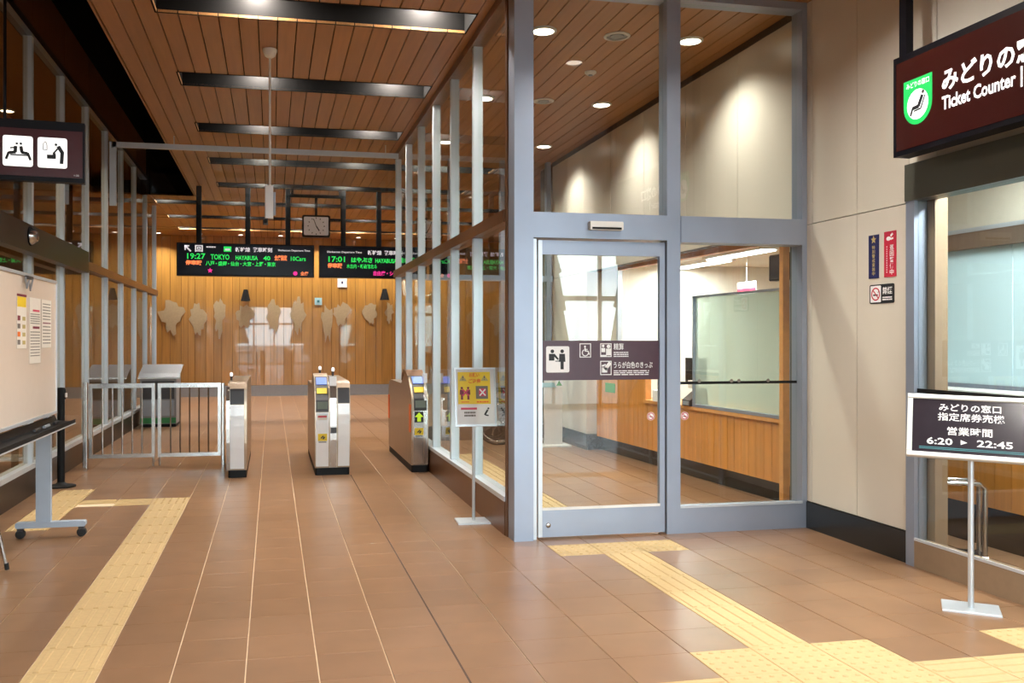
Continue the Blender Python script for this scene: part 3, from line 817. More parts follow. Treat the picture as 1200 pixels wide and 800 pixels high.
front_strip('dark_window', 'dark_grey', t, 0.058, 0.178, 0.75, 0.91)
front_strip('centre_trim', 'steel', t, -0.025, 0.042, 0.078, 0.95, 0.012)
box('sensor_block', 'dark_grey', t, -0.02, 0.04, -0.045, -0.02, 0.44, 0.50)
console(t, -0.17, -0.04)
box('printed_notice', 'paper', t, -0.155, -0.055, -0.034, -0.027, 0.58, 0.63)
box('notice_line', 'print_red', t, -0.150, -0.060, -0.0355, -0.034, 0.605, 0.622)
sticker_block(t, -0.150, -0.055, 0.36, 0.075, 'yellow')
box('reader_head', 'white_plate', t, -0.03, 0.045, 0.02, 0.10, 0.93, 1.03)
lamp_post(t, -0.10, 0.55, 1.03); lamp_post(t, 0.01, 0.06, 1.03)
t = thing('ticket_gate', 'ticket gate with orange side sensors and a lime arrow, against the glass', 'ticket gate', (1.535, GY0, 0), 0, 'ticket gates')
MB().prism(gate_profile(0, GL, True), -0.085, 0.095, 'x').build('body', 'steel_warm', t)
MB().rbox(-0.081, 0.091, 0.012, GL-0.03, 0, 0.075, 0.02).build('plinth', 'black', t)
console(t, -0.06, 0.075)
front_strip('front_plate', 'steel', t, -0.065, 0.045, 0.09, 0.655)
front_strip('side_trim', 'steel', t, 0.05, 0.085, 0.09, 0.93, 0.010)
sticker_block(t, -0.055, 0.04, 0.535, 0.115, 'arrow'); sticker_block(t, -0.055, 0.04, 0.40, 0.075, 'yellow')
for y in (0.03, 1.80):
    MB().rbox(-0.089, -0.084, y, y+0.13, 0.42, 0.72, 0.02, 'x').build('side_sensor', 'orange', t)
box('reader_head', 'white_plate', t, 0.055, 0.092, 0.05, 0.14, 0.95, 1.05)
MB().prism([(0.28, 1.02), (0.42, 1.075), (0.58, 1.075), (0.70, 1.02), (0.74, 0.95), (0.70, 0.95), (0.56, 1.03), (0.40, 1.04)], -0.09, 0.10, 'x').build('hood', 'brown_metal', t)

# ---------------- railing left of the gates
t = thing('railing', 'low stainless steel railing with upright bars joining the ticket gate', 'railing', (-1.27, 10.5, 0))
def rail_panel(x0, x1):
    f = MB(); f.box(x0, x1, -0.02, 0.02, 0.875, 0.925); f.box(x0, x1, -0.02, 0.02, 0.10, 0.14)
    f.box(x0, x0+0.035, -0.018, 0.018, 0.14, 0.875); f.box(x1-0.035, x1, -0.018, 0.018, 0.14, 0.875)
    fo = f.build('panel_frame', 'steel', t)
    n = 5
    for k in range(1, n+1):
        xx = x0+0.035+(x1-x0-0.07)*k/(n+1)
        MB().tube([(xx, 0, 0.14), (xx, 0, 0.875)], 0.0085, 8, False).build('bar', 'steel', fo, True)
rail_panel(-0.71, -0.015); rail_panel(0.015, 0.70)
for xx in (-0.755, -0.008, 0.008):
    pass
MB().rbox(-0.775, -0.725, -0.03, 0.03, 0, 0.94, 0.01).build('post', 'steel', t)
for xx in (-0.033, 0.033): MB().tube([(xx, 0, 0), (xx, 0, 0.11)], 0.012, 8).build('foot', 'steel', t, True)
MB().rbox(0.705, 0.74, -0.03, 0.03, 0, 0.92, 0.008).build('post', 'steel', t)

# ---------------- fare machine beyond the railing
t = thing('fare_machine', 'grey fare machine with sloping top and green foot stripe beyond the railing', 'machine', (-1.80, 15.1, 0))
MB().prism([(0, 0.05), (0, 0.78), (0.14, 0.84), (0.62, 0.97), (0.70, 0.97), (0.70, 0.05)], -0.28, 0.28, 'x').build('cabinet', 'grey', t)
box('plinth', 'black', t, -0.27, 0.27, 0.02, 0.68, 0, 0.05)
box('foot_stripe', 'green_strip', t, -0.275, 0.275, -0.004, 0.0, 0.06, 0.15)
box('front_panel', 'dark_grey', t, -0.25, 0.25, -0.006, 0.0, 0.45, 0.74)
box('lower_panel', 'pale_blue_grey', t, -0.25, 0.25, -0.006, 0.0, 0.18, 0.43)
MB().prism([(0.0, 0.80), (0.14, 0.862), (0.62, 0.992), (0.72, 0.992), (0.72, 0.968), (0.62, 0.972), (0.14, 0.842), (0.0, 0.782)], -0.31, 0.33, 'x').build('hood', 'mid_grey', t)
box('hood_lip', 'steel', t, -0.31, 0.33, -0.012, 0.004, 0.778, 0.802)

# ---------------- black stanchion by the tinted glass
t = thing('stanchion', 'slim black stanchion post on a round base behind the whiteboard', 'stanchion', (-1.99, 9.2, 0))
MB().lathe([(0.135, 0), (0.135, 0.012), (0.05, 0.03), (0.03, 0.05)], n=20).build('base', 'black', t, True)
MB().tube([(0, 0, 0.03), (0, 0, 0.90)], 0.035, 12).build('post', 'black', t, True)
MB().lathe([(0.045, 0.84), (0.045, 0.93), (0.035, 0.95), (0.0, 0.955)], n=14).build('belt_head', 'black', t, True)
box('belt_clip', 'white', t, 0.03, 0.052, -0.02, 0.02, 0.86, 0.90)

# ---------------- whiteboard on castors
t = thing('whiteboard', 'rolling whiteboard with grey T feet, black pen tray and pinned papers', 'whiteboard', (-1.55, 6.05, 0))
Y0, Y1 = -1.70, 0.90
box('board', 'board_white', t, -0.012, 0.012, Y0, Y1, 0.90, 1.82)
m = MB().box(-0.018, 0.018, Y0-0.015, Y1+0.015, 1.82, 1.84).box(-0.018, 0.018, Y0-0.015, Y1+0.015, 0.88, 0.90)
m.box(-0.018, 0.018, Y0-0.015, Y0, 0.90, 1.82).box(-0.018, 0.018, Y1, Y1+0.015, 0.90, 1.82).build('board_frame', 'alu_pale', t)
tr = MB().prism([(-0.02, 0.80), (0.10, 0.79), (0.125, 0.80), (0.125, 0.83), (0.11, 0.815), (0.0, 0.82), (-0.02, 0.86)], Y0-0.05, Y1+0.10, 'y').build('pen_tray', 'black', t)
box('tray_edge', 'alu_pale', tr, 0.1255, 0.129, Y0-0.05, Y1+0.10, 0.795, 0.803)
for k, yy in enumerate((0.1, 0.35, 0.62)):
    MB().tube([(0.06, yy, 0.832), (0.06, yy+0.13, 0.832)], 0.011, 8).build('marker', ('dark_grey', 'grey', 'print_black')[k], tr, True)
for yy in (0.815, -1.55):
    leg = MB().box(-0.10, 0.0, yy-0.02, yy+0.02, 0.115, 0.80).box(-0.045, -0.019, yy-0.05, yy+0.02, 0.80, 1.6).build('leg', 'pale_blue_grey', t)
    ft = MB().rbox(-0.235, 0.235, yy-0.03, yy+0.03, 0.075, 0.115, 0.012, 'y').build('foot', 'pale_blue_grey', t)
    for xx in (-0.205, 0.205):
        ca = MB().box(xx-0.02, xx+0.02, yy-0.02, yy+0.02, 0.05, 0.075).build('castor_fork', 'dark_grey', ft)
        MB().lathe([(0.012, -0.022), (0.032, -0.018), (0.032, 0.018), (0.012, 0.022)], (xx, yy, 0.032), 14, 'y').build('castor_wheel', 'rubber', ft, True)
def wb_paper(name, label, y0, y1, z0, z1, mat='paper'):
    r = thing(name, label, 'notice'); r.matrix_world = face_matrix(PI/2, (-1.5365, 0, 0))
    rect('sheet', mat, r, y0, z0, y1, z1, 0, 0.001)
    return r
n1 = wb_paper('pinned_notice', 'narrow notice with a yellow head and small pictures pinned on the whiteboard', 5.925, 6.145, 1.36, 1.70)
rect('heading', 'print_maroon', n1, 5.925, 1.685, 6.145, 1.70, 0.001, 0.0016); rect('colour_block', 'print_yellow', n1, 5.935, 1.62, 6.135, 1.683, 0.001, 0.0016)
for k in range(4):
    rect('picture', ('print_grey', 'print_orange', 'print_grey', 'print_maroon')[k], n1, 5.94+0.0*k, 1.385+0.05*k, 6.00, 1.415+0.05*k, 0.001, 0.0016)
    rect('picture', 'print_gold', n1, 6.05, 1.385+0.05*k, 6.12, 1.41+0.05*k, 0.001, 0.0016)
n2 = wb_paper('pinned_notice', 'tall notice with two red headings pinned in the middle of the papers on the whiteboard', 6.215, 6.50, 1.26, 1.69)
rect('heading', 'print_pink', n2, 6.30, 1.60, 6.47, 1.613, 0.001, 0.0016); rect('heading', 'print_maroon', n2, 6.30, 1.487, 6.47, 1.503, 0.001, 0.0016)
text_bars('small_print', 'print_grey', n2, 6.24, 1.515, 6.48, 1.59, 5, fill=0.35); text_bars('small_print', 'print_grey', n2, 6.24, 1.30, 6.48, 1.475, 9, fill=0.3)
n3 = wb_paper('pinned_notice', 'notice with a red line pinned nearest the upright edge of the whiteboard', 6.53, 6.80, 1.36, 1.69)
rect('heading', 'print_maroon', n3, 6.56, 1.525, 6.78, 1.533, 0.001, 0.0016); text_bars('small_print', 'print_grey', n3, 6.56, 1.545, 6.78, 1.67, 6, fill=0.3); text_bars('small_print', 'print_grey', n3, 6.56, 1.38, 6.78, 1.515, 6, fill=0.3)
t = thing('magnet_clip', 'small grey wire magnet clip hanging over the top edge of the whiteboard', 'clip', (-1.53, 6.15, 1.76))
MB().tube([(0.012, -0.10, 0.05), (0.016, -0.08, -0.02), (0.016, -0.03, 0.03), (0.016, 0.0, -0.03), (0.016, 0.05, 0.03), (0.012, 0.09, 0.05)], 0.006, 6).build('wire', 'grey', t, True)
MB().rbox(0.004, 0.016, -0.08, 0.08, 0.04, 0.06, 0.004, 'x').build('bar', 'dark_grey', t)

# ---------------- tripod easel, one leg of it in view
t = thing('folding_easel', 'chrome tripod easel with thin legs standing before the whiteboard', 'easel', (-1.85, 5.75, 0))
for a, b in (((0.26, 0.17, 0.01), (0.02, 0.05, 1.35)), ((-0.26, 0.17, 0.01), (-0.02, 0.05, 1.35)), ((0.0, -0.40, 0.01), (0.0, 0.02, 1.35))):
    lg = MB().tube([a, b], 0.011, 8).build('leg', 'steel', t, True)
    MB().tube([a, (a[0]*0.985, a[1]*0.985, 0.05)], 0.014, 8).build('rubber_foot', 'rubber', lg, True)
MB().rbox(-0.06, 0.06, 0.0, 0.08, 1.32, 1.40, 0.01).build('hinge_block', 'dark_grey', t)
MB().box(-0.2, 0.2, 0.09, 0.13, 0.72, 0.735).build('ledge', 'steel', t)

# ---------------- yellow notice stand
t = thing('notice_stand', 'thin pole stand with a yellow and white notice before the glass partition', 'sign stand', (1.535, 6.80, 0), math.radians(-3))
MB().cbox(-0.135, 0.135, -0.11, 0.11, 0, 0.012, 0.003).build('base_plate', 'alu_pale', t)
MB().tube([(0, 0, 0.01), (0, 0, 0.82)], 0.0125, 12).build('pole', 'alu_pale', t, True)
hd_ = link('notice_board', None, t); hd_.matrix_local = Matrix.Translation((0.01, -0.02, 0.97)) @ Matrix.Rotation(math.radians(-9), 4, 'X') @ Matrix.Rotation(PI/2, 4, 'X')
MB().box(-0.163, 0.163, -0.228, 0.228, -0.012, 0.0).build('backing', 'alu_pale', hd_)
m = MB()
for a in ((-0.163, 0.163, 0.214, 0.228), (-0.163, 0.163, -0.228, -0.214), (-0.163, -0.149, -0.214, 0.214), (0.149, 0.163, -0.214, 0.214)): m.box(*a, 0.0, 0.008)
m.build('frame', 'alu_pale', hd_)
rect('paper', 'print_white', hd_, -0.149, -0.214, 0.149, 0.214, 0, 0.001)
rect('yellow_field', 'print_yellow', hd_, -0.135, -0.055, 0.120, 0.195, 0.001, 0.0014)
text('heading', 'お願い', 'print_orange', hd_, -0.045, 0.155, 0.035, 0.188, 0.0014, 0.03); text('heading', 'ご注意', 'print_orange', hd_, -0.05, 0.105, 0.045, 0.142, 0.0014, 0.03)
for u in (-0.095, 0.075):
    shapes('warning_triangle', 'print_gold', hd_, [[(u-0.03, 0.125), (u+0.03, 0.125), (u, 0.172)]], 0.0014, 0.002)
    shapes('warning_mark', 'print_black', hd_, [stroke((u, 0.145), (u, 0.162), 0.005), disc(u, 0.135, 0.003, 8)], 0.002, 0.0024)
shapes('picture', 'print_maroon', hd_, scaled(PERSON, -0.105, -0.02, 0.105) + scaled(PERSON, -0.055, -0.02, 0.105), 0.0014, 0.002)
shapes('picture', 'print_pink', hd_, [stroke((-0.1, 0.01), (-0.05, 0.06), 0.012), stroke((-0.05, 0.01), (-0.1, 0.06), 0.012)], 0.002, 0.0024)
rect('picture', 'print_grey', hd_, 0.005, -0.015, 0.10, 0.085, 0.0014, 0.002); rect('picture', 'print_pink', hd_, 0.03, 0.005, 0.085, 0.065, 0.002, 0.0024)
shapes('picture', 'print_white', hd_, [stroke((0.035, 0.01), (0.08, 0.06), 0.01), stroke((0.08, 0.01), (0.035, 0.06), 0.01)], 0.0024, 0.0028)
text_bars('caption', 'print_orange', hd_, 0.01, -0.048, 0.105, -0.028, 1, 0.0014, 0.002); text_bars('caption', 'print_orange', hd_, -0.11, -0.045, -0.05, -0.032, 1, 0.0014, 0.002)
rect('red_line', 'print_pink', hd_, -0.115, -0.098, 0.01, -0.082, 0.001, 0.0016)
text_bars('small_print', 'print_grey', hd_, -0.09, -0.155, 0.0, -0.11, 2, 0.001, 0.0016)
shapes('small_figure', 'print_black', hd_, [stroke((0.07, -0.14), (0.095, -0.10), 0.014), disc(0.10, -0.09, 0.008, 10), stroke((0.075, -0.14), (0.10, -0.145), 0.01)], 0.001, 0.0016)

# ---------------- black opening-hours stand
t = thing('opening_hours_stand', 'pole stand with a white framed black opening hours board by the ticket office', 'sign stand', (3.60, 4.075, 0), math.radians(-38))
MB().cbox(-0.135, 0.135, -0.105, 0.105, 0, 0.010, 0.003).build('base_plate', 'alu_pale', t)
MB().tube([(0, 0, 0.01), (0, 0, 0.90)], 0.0145, 14).build('pole', 'alu_pale', t, True)
b_ = link('board', None, t); b_.matrix_local = Matrix.Translation((0.0, -0.03, 0.955)) @ Matrix.Rotation(math.radians(-24), 4, 'X') @ Matrix.Rotation(math.radians(1.5), 4, 'Y') @ Matrix.Rotation(PI/2, 4, 'X')
HW, HH = 0.300, 0.175
MB().rbox(-HW, HW, -HH, HH, -0.02, 0.0, 0.006).build('backing', 'alu_pale', b_)
m = MB()
for a in ((-HW, HW, HH-0.026, HH), (-HW, HW, -HH, -HH+0.026), (-HW, -HW+0.026, -HH+0.026, HH-0.026), (HW-0.026, HW, -HH+0.026, HH-0.026)): m.cbox(*a, 0.0, 0.012, 0.004)
m.build('frame', 'white', b_)
rect('face', 'blackboard', b_, -HW+0.026, -HH+0.026, HW-0.026, HH-0.026, 0, 0.003)
text('lettering', 'みどりの窓口', 'print_white', b_, -0.150, 0.085, 0.135, 0.128, 0.003, 0.02)
text('lettering', '指定席券売機', 'print_white', b_, -0.155, 0.030, 0.150, 0.076, 0.003, 0.015)
text('lettering', '営業時間', 'print_white', b_, -0.11, -0.048, 0.095, -0.002, 0.003, 0.015)
text('lettering', '6:20', 'print_white', b_, -0.205, -0.104, -0.085, -0.066, 0.003, 0.022); text('lettering', '22:45', 'print_white', b_, 0.025, -0.104, 0.185, -0.066, 0.003, 0.022)
shapes('arrow_mark', 'print_white', b_, [[(-0.048, -0.098), (-0.018, -0.085), (-0.048, -0.072)]], 0.003, 0.0038)
for dv in (0, 0.008): rect('ruled_line', 'print_teal', b_, -0.24, -0.122-dv, 0.235, -0.118-dv, 0.003, 0.0036)

# ---------------- lit sign of the ticket office
sx = 3.72
t = thing('office_sign', 'long hanging maroon lit sign with a green emblem and white lettering', 'sign', (sx, 3.7, C))
box('cabinet', 'frame_black', t, 0.0, 0.11, -1.15, 1.13, 2.525-C, 3.125-C)
box('lit_face', 'maroon_lit', t, -0.004, 0.0, -1.12, 1.10, 2.555-C, 3.085-C)
for yy in (1.075, -1.05): MB().box(0.02, 0.07, yy-0.03, yy+0.03, 3.125-C, 0).build('hanger', 'frame_black', t)
fl = link('print', None, t); fl.matrix_local = face_matrix(-PI/2, (-0.0042, 0, -C))
# in this frame u = -(y - 3.7), v = z
def u_of(px, py): p = on_x(px, py, sx); return -(p.y-3.7), p.z
uE0, vE0 = -1.03, 2.945; uE1 = -0.80
ue, ve = (uE0+uE1)/2, 2.82; rE = 0.118
shield = [(ue-rE, 2.955), (ue-rE, 2.80)] + [(ue+rE*math.cos(a), 2.80+rE*math.sin(a)) for a in [PI+PI*k/14 for k in range(1, 14)]] + [(ue+rE, 2.80), (ue+rE, 2.955)]
shapes('emblem', 'sign_green', fl, [shield], 0, 0.001)
shapes('emblem_disc', 'sign_white', fl, [disc(ue, 2.80, 0.088, 26)], 0.001, 0.0016)
shapes('emblem_figure', 'print_black', fl, [disc(ue+0.045, 2.862, 0.011, 10), stroke((ue+0.04, 2.845), (ue+0.008, 2.785), 0.024), stroke((ue+0.012, 2.785), (ue-0.042, 2.782), 0.022), stroke((ue-0.038, 2.786), (ue-0.058, 2.742), 0.016),
    stroke((ue+0.062, 2.84), (ue+0.026, 2.765), 0.010), stroke((ue+0.026, 2.768), (ue-0.03, 2.764), 0.010)], 0.0016, 0.0022)
text('emblem_lettering', 'みどりの窓口', 'sign_white', fl, ue-0.095, 2.905, ue+0.095, 2.940, 0.001, 0.02)
text('lettering', 'みどりの窓口', 'sign_white', fl, -0.72, 2.815, 0.045, 2.945, 0.0, 0.03)
text('lettering', 'Ticket Counter', 'sign_white', fl, -0.72, 2.712, -0.205, 2.790, 0.0, 0.025)
rect('lettering_bar', 'sign_white', fl, -0.175, 2.695, -0.163, 2.80, 0, 0.0012)

# ---------------- pictogram sign hanging on the other side
t = thing('pictogram_sign', 'maroon hanging sign with bench and nursing room pictograms', 'sign', (-1.82, 7.45, 2.88), math.radians(6))
box('cabinet', 'frame_black', t, -0.40, 0.375, 0.0, 0.09, -0.235, 0.235)
box('face', 'maroon', t, -0.385, 0.36, -0.003, 0.0, -0.20, 0.165)
fl = link('print', None, t); fl.matrix_local = face_matrix(0, (0, -0.0032, 0))
for u in (-0.355, -0.025-0.055+0.065): pass
ua, ub = -0.205, 0.040
for u in (ua, ub): rect('pictogram_field', 'sign_white', fl, u-0.002, -0.13, u+0.210, 0.105, 0, 0.001, 0.018)
SEAT = [disc(0.46, 0.80, 0.045, 10), stroke((0.42, 0.70), (0.40, 0.46), 0.12), stroke((0.42, 0.46), (0.18, 0.44), 0.11), stroke((0.18, 0.46), (0.08, 0.18), 0.09), stroke((0.40, 0.64), (0.22, 0.62), 0.05),
        disc(0.60, 0.80, 0.045, 10), stroke((0.60, 0.70), (0.64, 0.46), 0.12), stroke((0.62, 0.46), (0.84, 0.44), 0.11), stroke((0.84, 0.46), (0.94, 0.18), 0.09), stroke((0.22, 0.36), (0.84, 0.36), 0.05)]
NURSE = [disc(0.62, 0.84, 0.05, 10), stroke((0.70, 0.78), (0.84, 0.55), 0.14), stroke((0.85, 0.58), (0.82, 0.10), 0.13), stroke((0.68, 0.68), (0.52, 0.48), 0.06), stroke((0.30, 0.36), (0.62, 0.36), 0.16), disc(0.56, 0.46, 0.06, 10)]
BOTTLE = [stroke((0.16, 0.62), (0.16, 0.84), 0.02), stroke((0.30, 0.62), (0.30, 0.84), 0.02), stroke((0.16, 0.62), (0.30, 0.62), 0.02), stroke((0.16, 0.84), (0.23, 0.94), 0.02), stroke((0.30, 0.84), (0.23, 0.94), 0.02)]
shapes('pictogram', 'print_black', fl, scaled(SEAT, ua+0.005, -0.115, 0.20), 0.001, 0.0016)
shapes('pictogram', 'print_black', fl, scaled(NURSE, ub+0.005, -0.115, 0.20), 0.001, 0.0016); shapes('bottle_mark', 'print_black', fl, scaled(BOTTLE, ub+0.005, -0.115, 0.20), 0.001, 0.0016)
text('maker_mark', '1-22', 'print_white', fl, 0.300, -0.185, 0.335, -0.173, 0, 0.0)
MB().tube([(-0.2, 0.045, 0.235), (-0.2, 0.045, 1.34)], 0.012, 8).build('hanger', 'frame_black', t)
box('wall_bracket', 'frame_black', t, -0.44, -0.40, 0.02, 0.07, -0.15, 0.15)

# ---------------- hanging unit on a thin rod
t = thing('hanging_speaker', 'slim white box with a small black camera on a thin ceiling rod', 'speaker', (-0.02, 8.0, C))
MB().lathe([(0.062, 0), (0.062, -0.02), (0.045, -0.06), (0.02, -0.075), (0.0, -0.076)], n=18).build('canopy', 'white', t, True)
MB().tube([(0, 0, -0.06), (0, 0, 2.75-C)], 0.010, 8).build('rod', 'white', t, True)
MB().rbox(-0.042, 0.03, -0.04, 0.04, 2.47-C, 2.755-C, 0.01).build('housing', 'white_plate', t)
MB().rbox(0.03, 0.05, -0.03, 0.03, 2.50-C, 2.70-C, 0.006).build('side_grille', 'pale_blue_grey', t)
cm = MB().rbox(-0.06, -0.015, -0.03, 0.03, 2.415-C, 2.47-C, 0.01).build('camera_body', 'dark_grey', t)
MB().lathe([(0.018, -0.03), (0.018, -0.045), (0.012, -0.047)], (-0.037, 0, 2.442-C), 12, 'y').build('camera_lens', 'black', cm, True)

# ---------------- glass smoke barrier across the corridor
t = thing('smoke_barrier', 'clear glass smoke barrier with a pale rail across the corridor ceiling', 'smoke barrier', (0, 11.65, C))
box('rail', 'alu_pale', t, -1.93, 1.62, -0.02, 0.02, -0.17, -0.105)
box('end_bar', 'alu_pale', t, -1.96, -1.88, -0.02, 0.02, 3.06-C, -0.105)
box('glass_sheet', 'glass', t, -1.88, 1.60, -0.004, 0.004, 3.10-C, -0.17)
for xx in (-1.2, 1.45): MB().tube([(xx, 0, -0.105), (xx, 0, 0)], 0.008, 6).build('hanger', 'alu_pale', t)

# ---------------- departure boards, their poles, the clock
def departure_board(x0, x1, label, poles):
    t = thing('departure_board', label, 'board', ((x0+x1)/2, 15.3, 2.46), 0, 'departure boards'); h = (x1-x0)/2
    box('cabinet', 'led_panel', t, -h, h, 0, 0.2, 0, 0.54)
    m = MB().box(-h, h, -0.012, 0, 0, 0.02).box(-h, h, -0.012, 0, 0.52, 0.54).box(-h, -h+0.02, -0.012, 0, 0.02, 0.52).box(h-0.02, h, -0.012, 0, 0.02, 0.52)
    m.build('frame', 'frame_black', t)
    for p in poles:
        q = MB().rbox(p-t.location.x-0.042, p-t.location.x+0.042, 0.06, 0.144, 0.54, C-2.46, 0.012).build('hanger_pole', 'black', t)
    f = link('display', None, t); f.matrix_local = face_matrix(0, (-h, -0.001, 0))
    return f
f = departure_board(-1.535, 0.692, 'departure board listing the 19:27 train in green lettering', (-1.19, -0.40, 0.26))
shapes('arrow', 'led_white', f, [stroke((0.13, 0.49), (0.20, 0.49), 0.022), stroke((0.135, 0.50), (0.135, 0.42), 0.022), stroke((0.13, 0.495), (0.225, 0.40), 0.026)], 0, 0.002)
text('lettering', '回', 'led_white', f, 0.29, 0.395, 0.415, 0.505, 0.001, 0.03)
text_bars('small_print', 'led_white', f, 0.47, 0.46, 0.62, 0.495, 1, 0, 0.002)
rect('green_icon', 'led_green', f, 0.75, 0.405, 0.87, 0.49, 0, 0.001); rect('icon_bar', 'led_white', f, 0.77, 0.425, 0.85, 0.455, 0.001, 0.002)
text('lettering', '新幹線', 'led_white', f, 0.935, 0.405, 1.175, 0.485, 0.001, 0.03); text('lettering', '発車時刻', 'led_white', f, 1.215, 0.405, 1.535, 0.485, 0.001, 0.03)
text('lettering', 'Shinkansen Departure Time', 'led_white', f, 1.63, 0.42, 2.16, 0.462, 0.001, 0.02)
text('lettering', '19:27', 'led_green', f, 0.165, 0.275, 0.455, 0.37, 0.001, 0.02); text('lettering', 'TOKYO', 'led_green', f, 0.54, 0.27, 0.84, 0.36, 0.001, 0.02)
text('lettering', 'HAYABUSA', 'led_green', f, 0.94, 0.27, 1.30, 0.345, 0.001, 0.03); text('lettering', '40', 'led_green', f, 1.39, 0.27, 1.505, 0.345, 0.001, 0.03)
text('lettering', '全席指定', 'led_orange', f, 1.57, 0.27, 1.78, 0.365, 0.001, 0.03); text('lettering', '10Cars', 'led_green', f, 1.84, 0.27, 2.09, 0.345, 0.001, 0.02)
text('lettering', '停車駅', 'led_orange', f, 0.14, 0.175, 0.40, 0.255, 0.001, 0.04)
for k_, st_ in enumerate(('八戸', '盛岡', '仙台', '大宮', '上野', '東京')):
    text('station_name', st_, 'led_green', f, 0.46+0.198*k_, 0.17, 0.60+0.198*k_, 0.245, 0.001, 0.025)
    if k_ < 5: shapes('separator_dot', 'led_green', f, [disc(0.629+0.198*k_, 0.207, 0.010, 8)], 0, 0.002)
shapes('star', 'led_pink', f, [[(0.53+0.045*(1 if k % 2 == 0 else 0.45)*math.sin(PI*k/5), 0.09+0.045*(1 if k % 2 == 0 else 0.45)*math.cos(PI*k/5)) for k in range(10)]], 0.0, 0.002)
shapes('dot_mark', 'led_pink', f, [disc(1.915, 0.06, 0.035, 16)], 0, 0.002); text('lettering', '全席', 'led_orange', f, 2.0, 0.025, 2.13, 0.095, 0.001, 0.03)
f = departure_board(0.778, 3.0, 'departure board listing the 17:01 train partly behind the glass partition', (1.19, 1.80, 2.6))
text('lettering', 'Shinkansen Departure Time', 'led_white', f, 0.13, 0.41, 0.72, 0.452, 0.001, 0.02)
text('lettering', '新幹線', 'led_white', f, 0.82, 0.395, 1.06, 0.475, 0.001, 0.03); text('lettering', '発車時刻', 'led_white', f, 1.10, 0.395, 1.42, 0.475, 0.001, 0.03)
text('lettering', '17:01', 'led_green', f, 0.155, 0.265, 0.435, 0.36, 0.001, 0.02); text('lettering', 'はやぶさ', 'led_green', f, 0.54, 0.26, 0.90, 0.35, 0.001, 0.04)
text('lettering', 'HAYABUSA', 'led_green', f, 0.95, 0.26, 1.32, 0.335, 0.001, 0.03); text('lettering', '17', 'led_green', f, 1.42, 0.265, 1.56, 0.35, 0.001, 0.03)
text('lettering', '停車駅', 'led_orange', f, 0.14, 0.16, 0.39, 0.245, 0.001, 0.04); text('lettering', '木古内・新函館北斗', 'led_green', f, 0.46, 0.16, 0.98, 0.235, 0.001, 0.02)
text('lettering', '自由席・シルエ', 'led_pink', f, 0.92, 0.04, 1.40, 0.125, 0.001, 0.03); text('lettering', '全席', 'led_orange', f, 1.50, 0.16, 1.66, 0.24, 0.001, 0.03)
t = thing('clock', 'square white clock face in a black frame hanging between the boards', 'clock', (0.728, 15.3, 3.325))
MB().rbox(-0.235, 0.235, 0, 0.09, -0.185, 0.185, 0.03, 'y').build('case', 'black', t)
MB().rbox(-0.205, 0.205, -0.004, 0.0, -0.155, 0.155, 0.02, 'y').build('dial', 'white_plate', t)
f = link('hands', None, t); f.matrix_local = face_matrix(0, (0, -0.0045, 0))
for a in [PI*k/6 for k in range(12)]: shapes('hour_mark', 'print_black', f, [stroke((0.125*math.sin(a), 0.125*math.cos(a)), (0.145*math.sin(a), 0.145*math.cos(a)), 0.014)], 0, 0.001)
ha, ma = math.radians(147), math.radians(340)
shapes('hour_hand', 'print_black', f, [stroke((0, 0), (0.095*math.sin(ha), 0.095*math.cos(ha)), 0.018)], 0.001, 0.002)
shapes('minute_hand', 'print_black', f, [stroke((0, 0), (0.13*math.sin(ma), 0.13*math.cos(ma)), 0.011)], 0.002, 0.003)
MB().box(-0.02, 0.02, 0.03, 0.07, 0.185, 0.50).build('stem', 'black', t)
MB().box(-0.46, 0.46, 0.0, 0.055, 0.48, 0.53).build('cross_bar', 'black', t)
for xx in (-0.40, 0.40): MB().box(xx-0.02, xx+0.02, 0.0, 0.055, 0.53, C-3.325).build('bar_hanger', 'black', t)

# ---------------- figures and fittings on the golden wall
CUT_L = ['broad round cut-out figure at the end of the row by the tinted glass', 'cut-out figure with a spread foot between the broad round one and the slimmest', 'slimmest tall cut-out figure of the row on the golden wall',
  'wide cut-out figure right below a black wall lamp', 'cut-out figure under the middle of the 19:27 departure board', 'tall cut-out figure under the end of the 19:27 departure board',
  'lowest hanging cut-out figure beside the control plate', 'wide short cut-out figure below the small white notice', 'short cut-out figure beside the lamp under the 17:01 board', 'smallest cut-out figure next to the glass partition']
CUT = [(201, 371, 20, 26), (232, 374, 13, 26), (257, 371, 10, 30), (287, 370, 18, 18), (320, 371, 13, 26), (350, 369, 12, 28), (384, 378, 11, 30), (400, 368, 14, 18), (434, 368, 13, 18), (456, 366, 7, 16)]
for k, (px, py, wpx, hpx) in enumerate(CUT):
    p = on_y(px, py, YB-0.016); sc_ = 22.5/F_PX
    n = 22; rr = random.Random(k*5+1); pts = []
    for j in range(n):
        a = 2*PI*j/n; q = rr.uniform(0.62, 1.12)
        taper = 1.0 if math.sin(a) > -0.2 else 0.72
        pts.append((wpx*0.78*sc_*q*math.cos(a)*taper, hpx*0.78*sc_*q*math.sin(a)))
    r = tag(MB().prism(pts, -0.008, 0.0, 'y').build('cutout_figure', 'film', None), CUT_L[k], 'wall decoration', 'cut-out figures on the golden wall')
    r.location = p
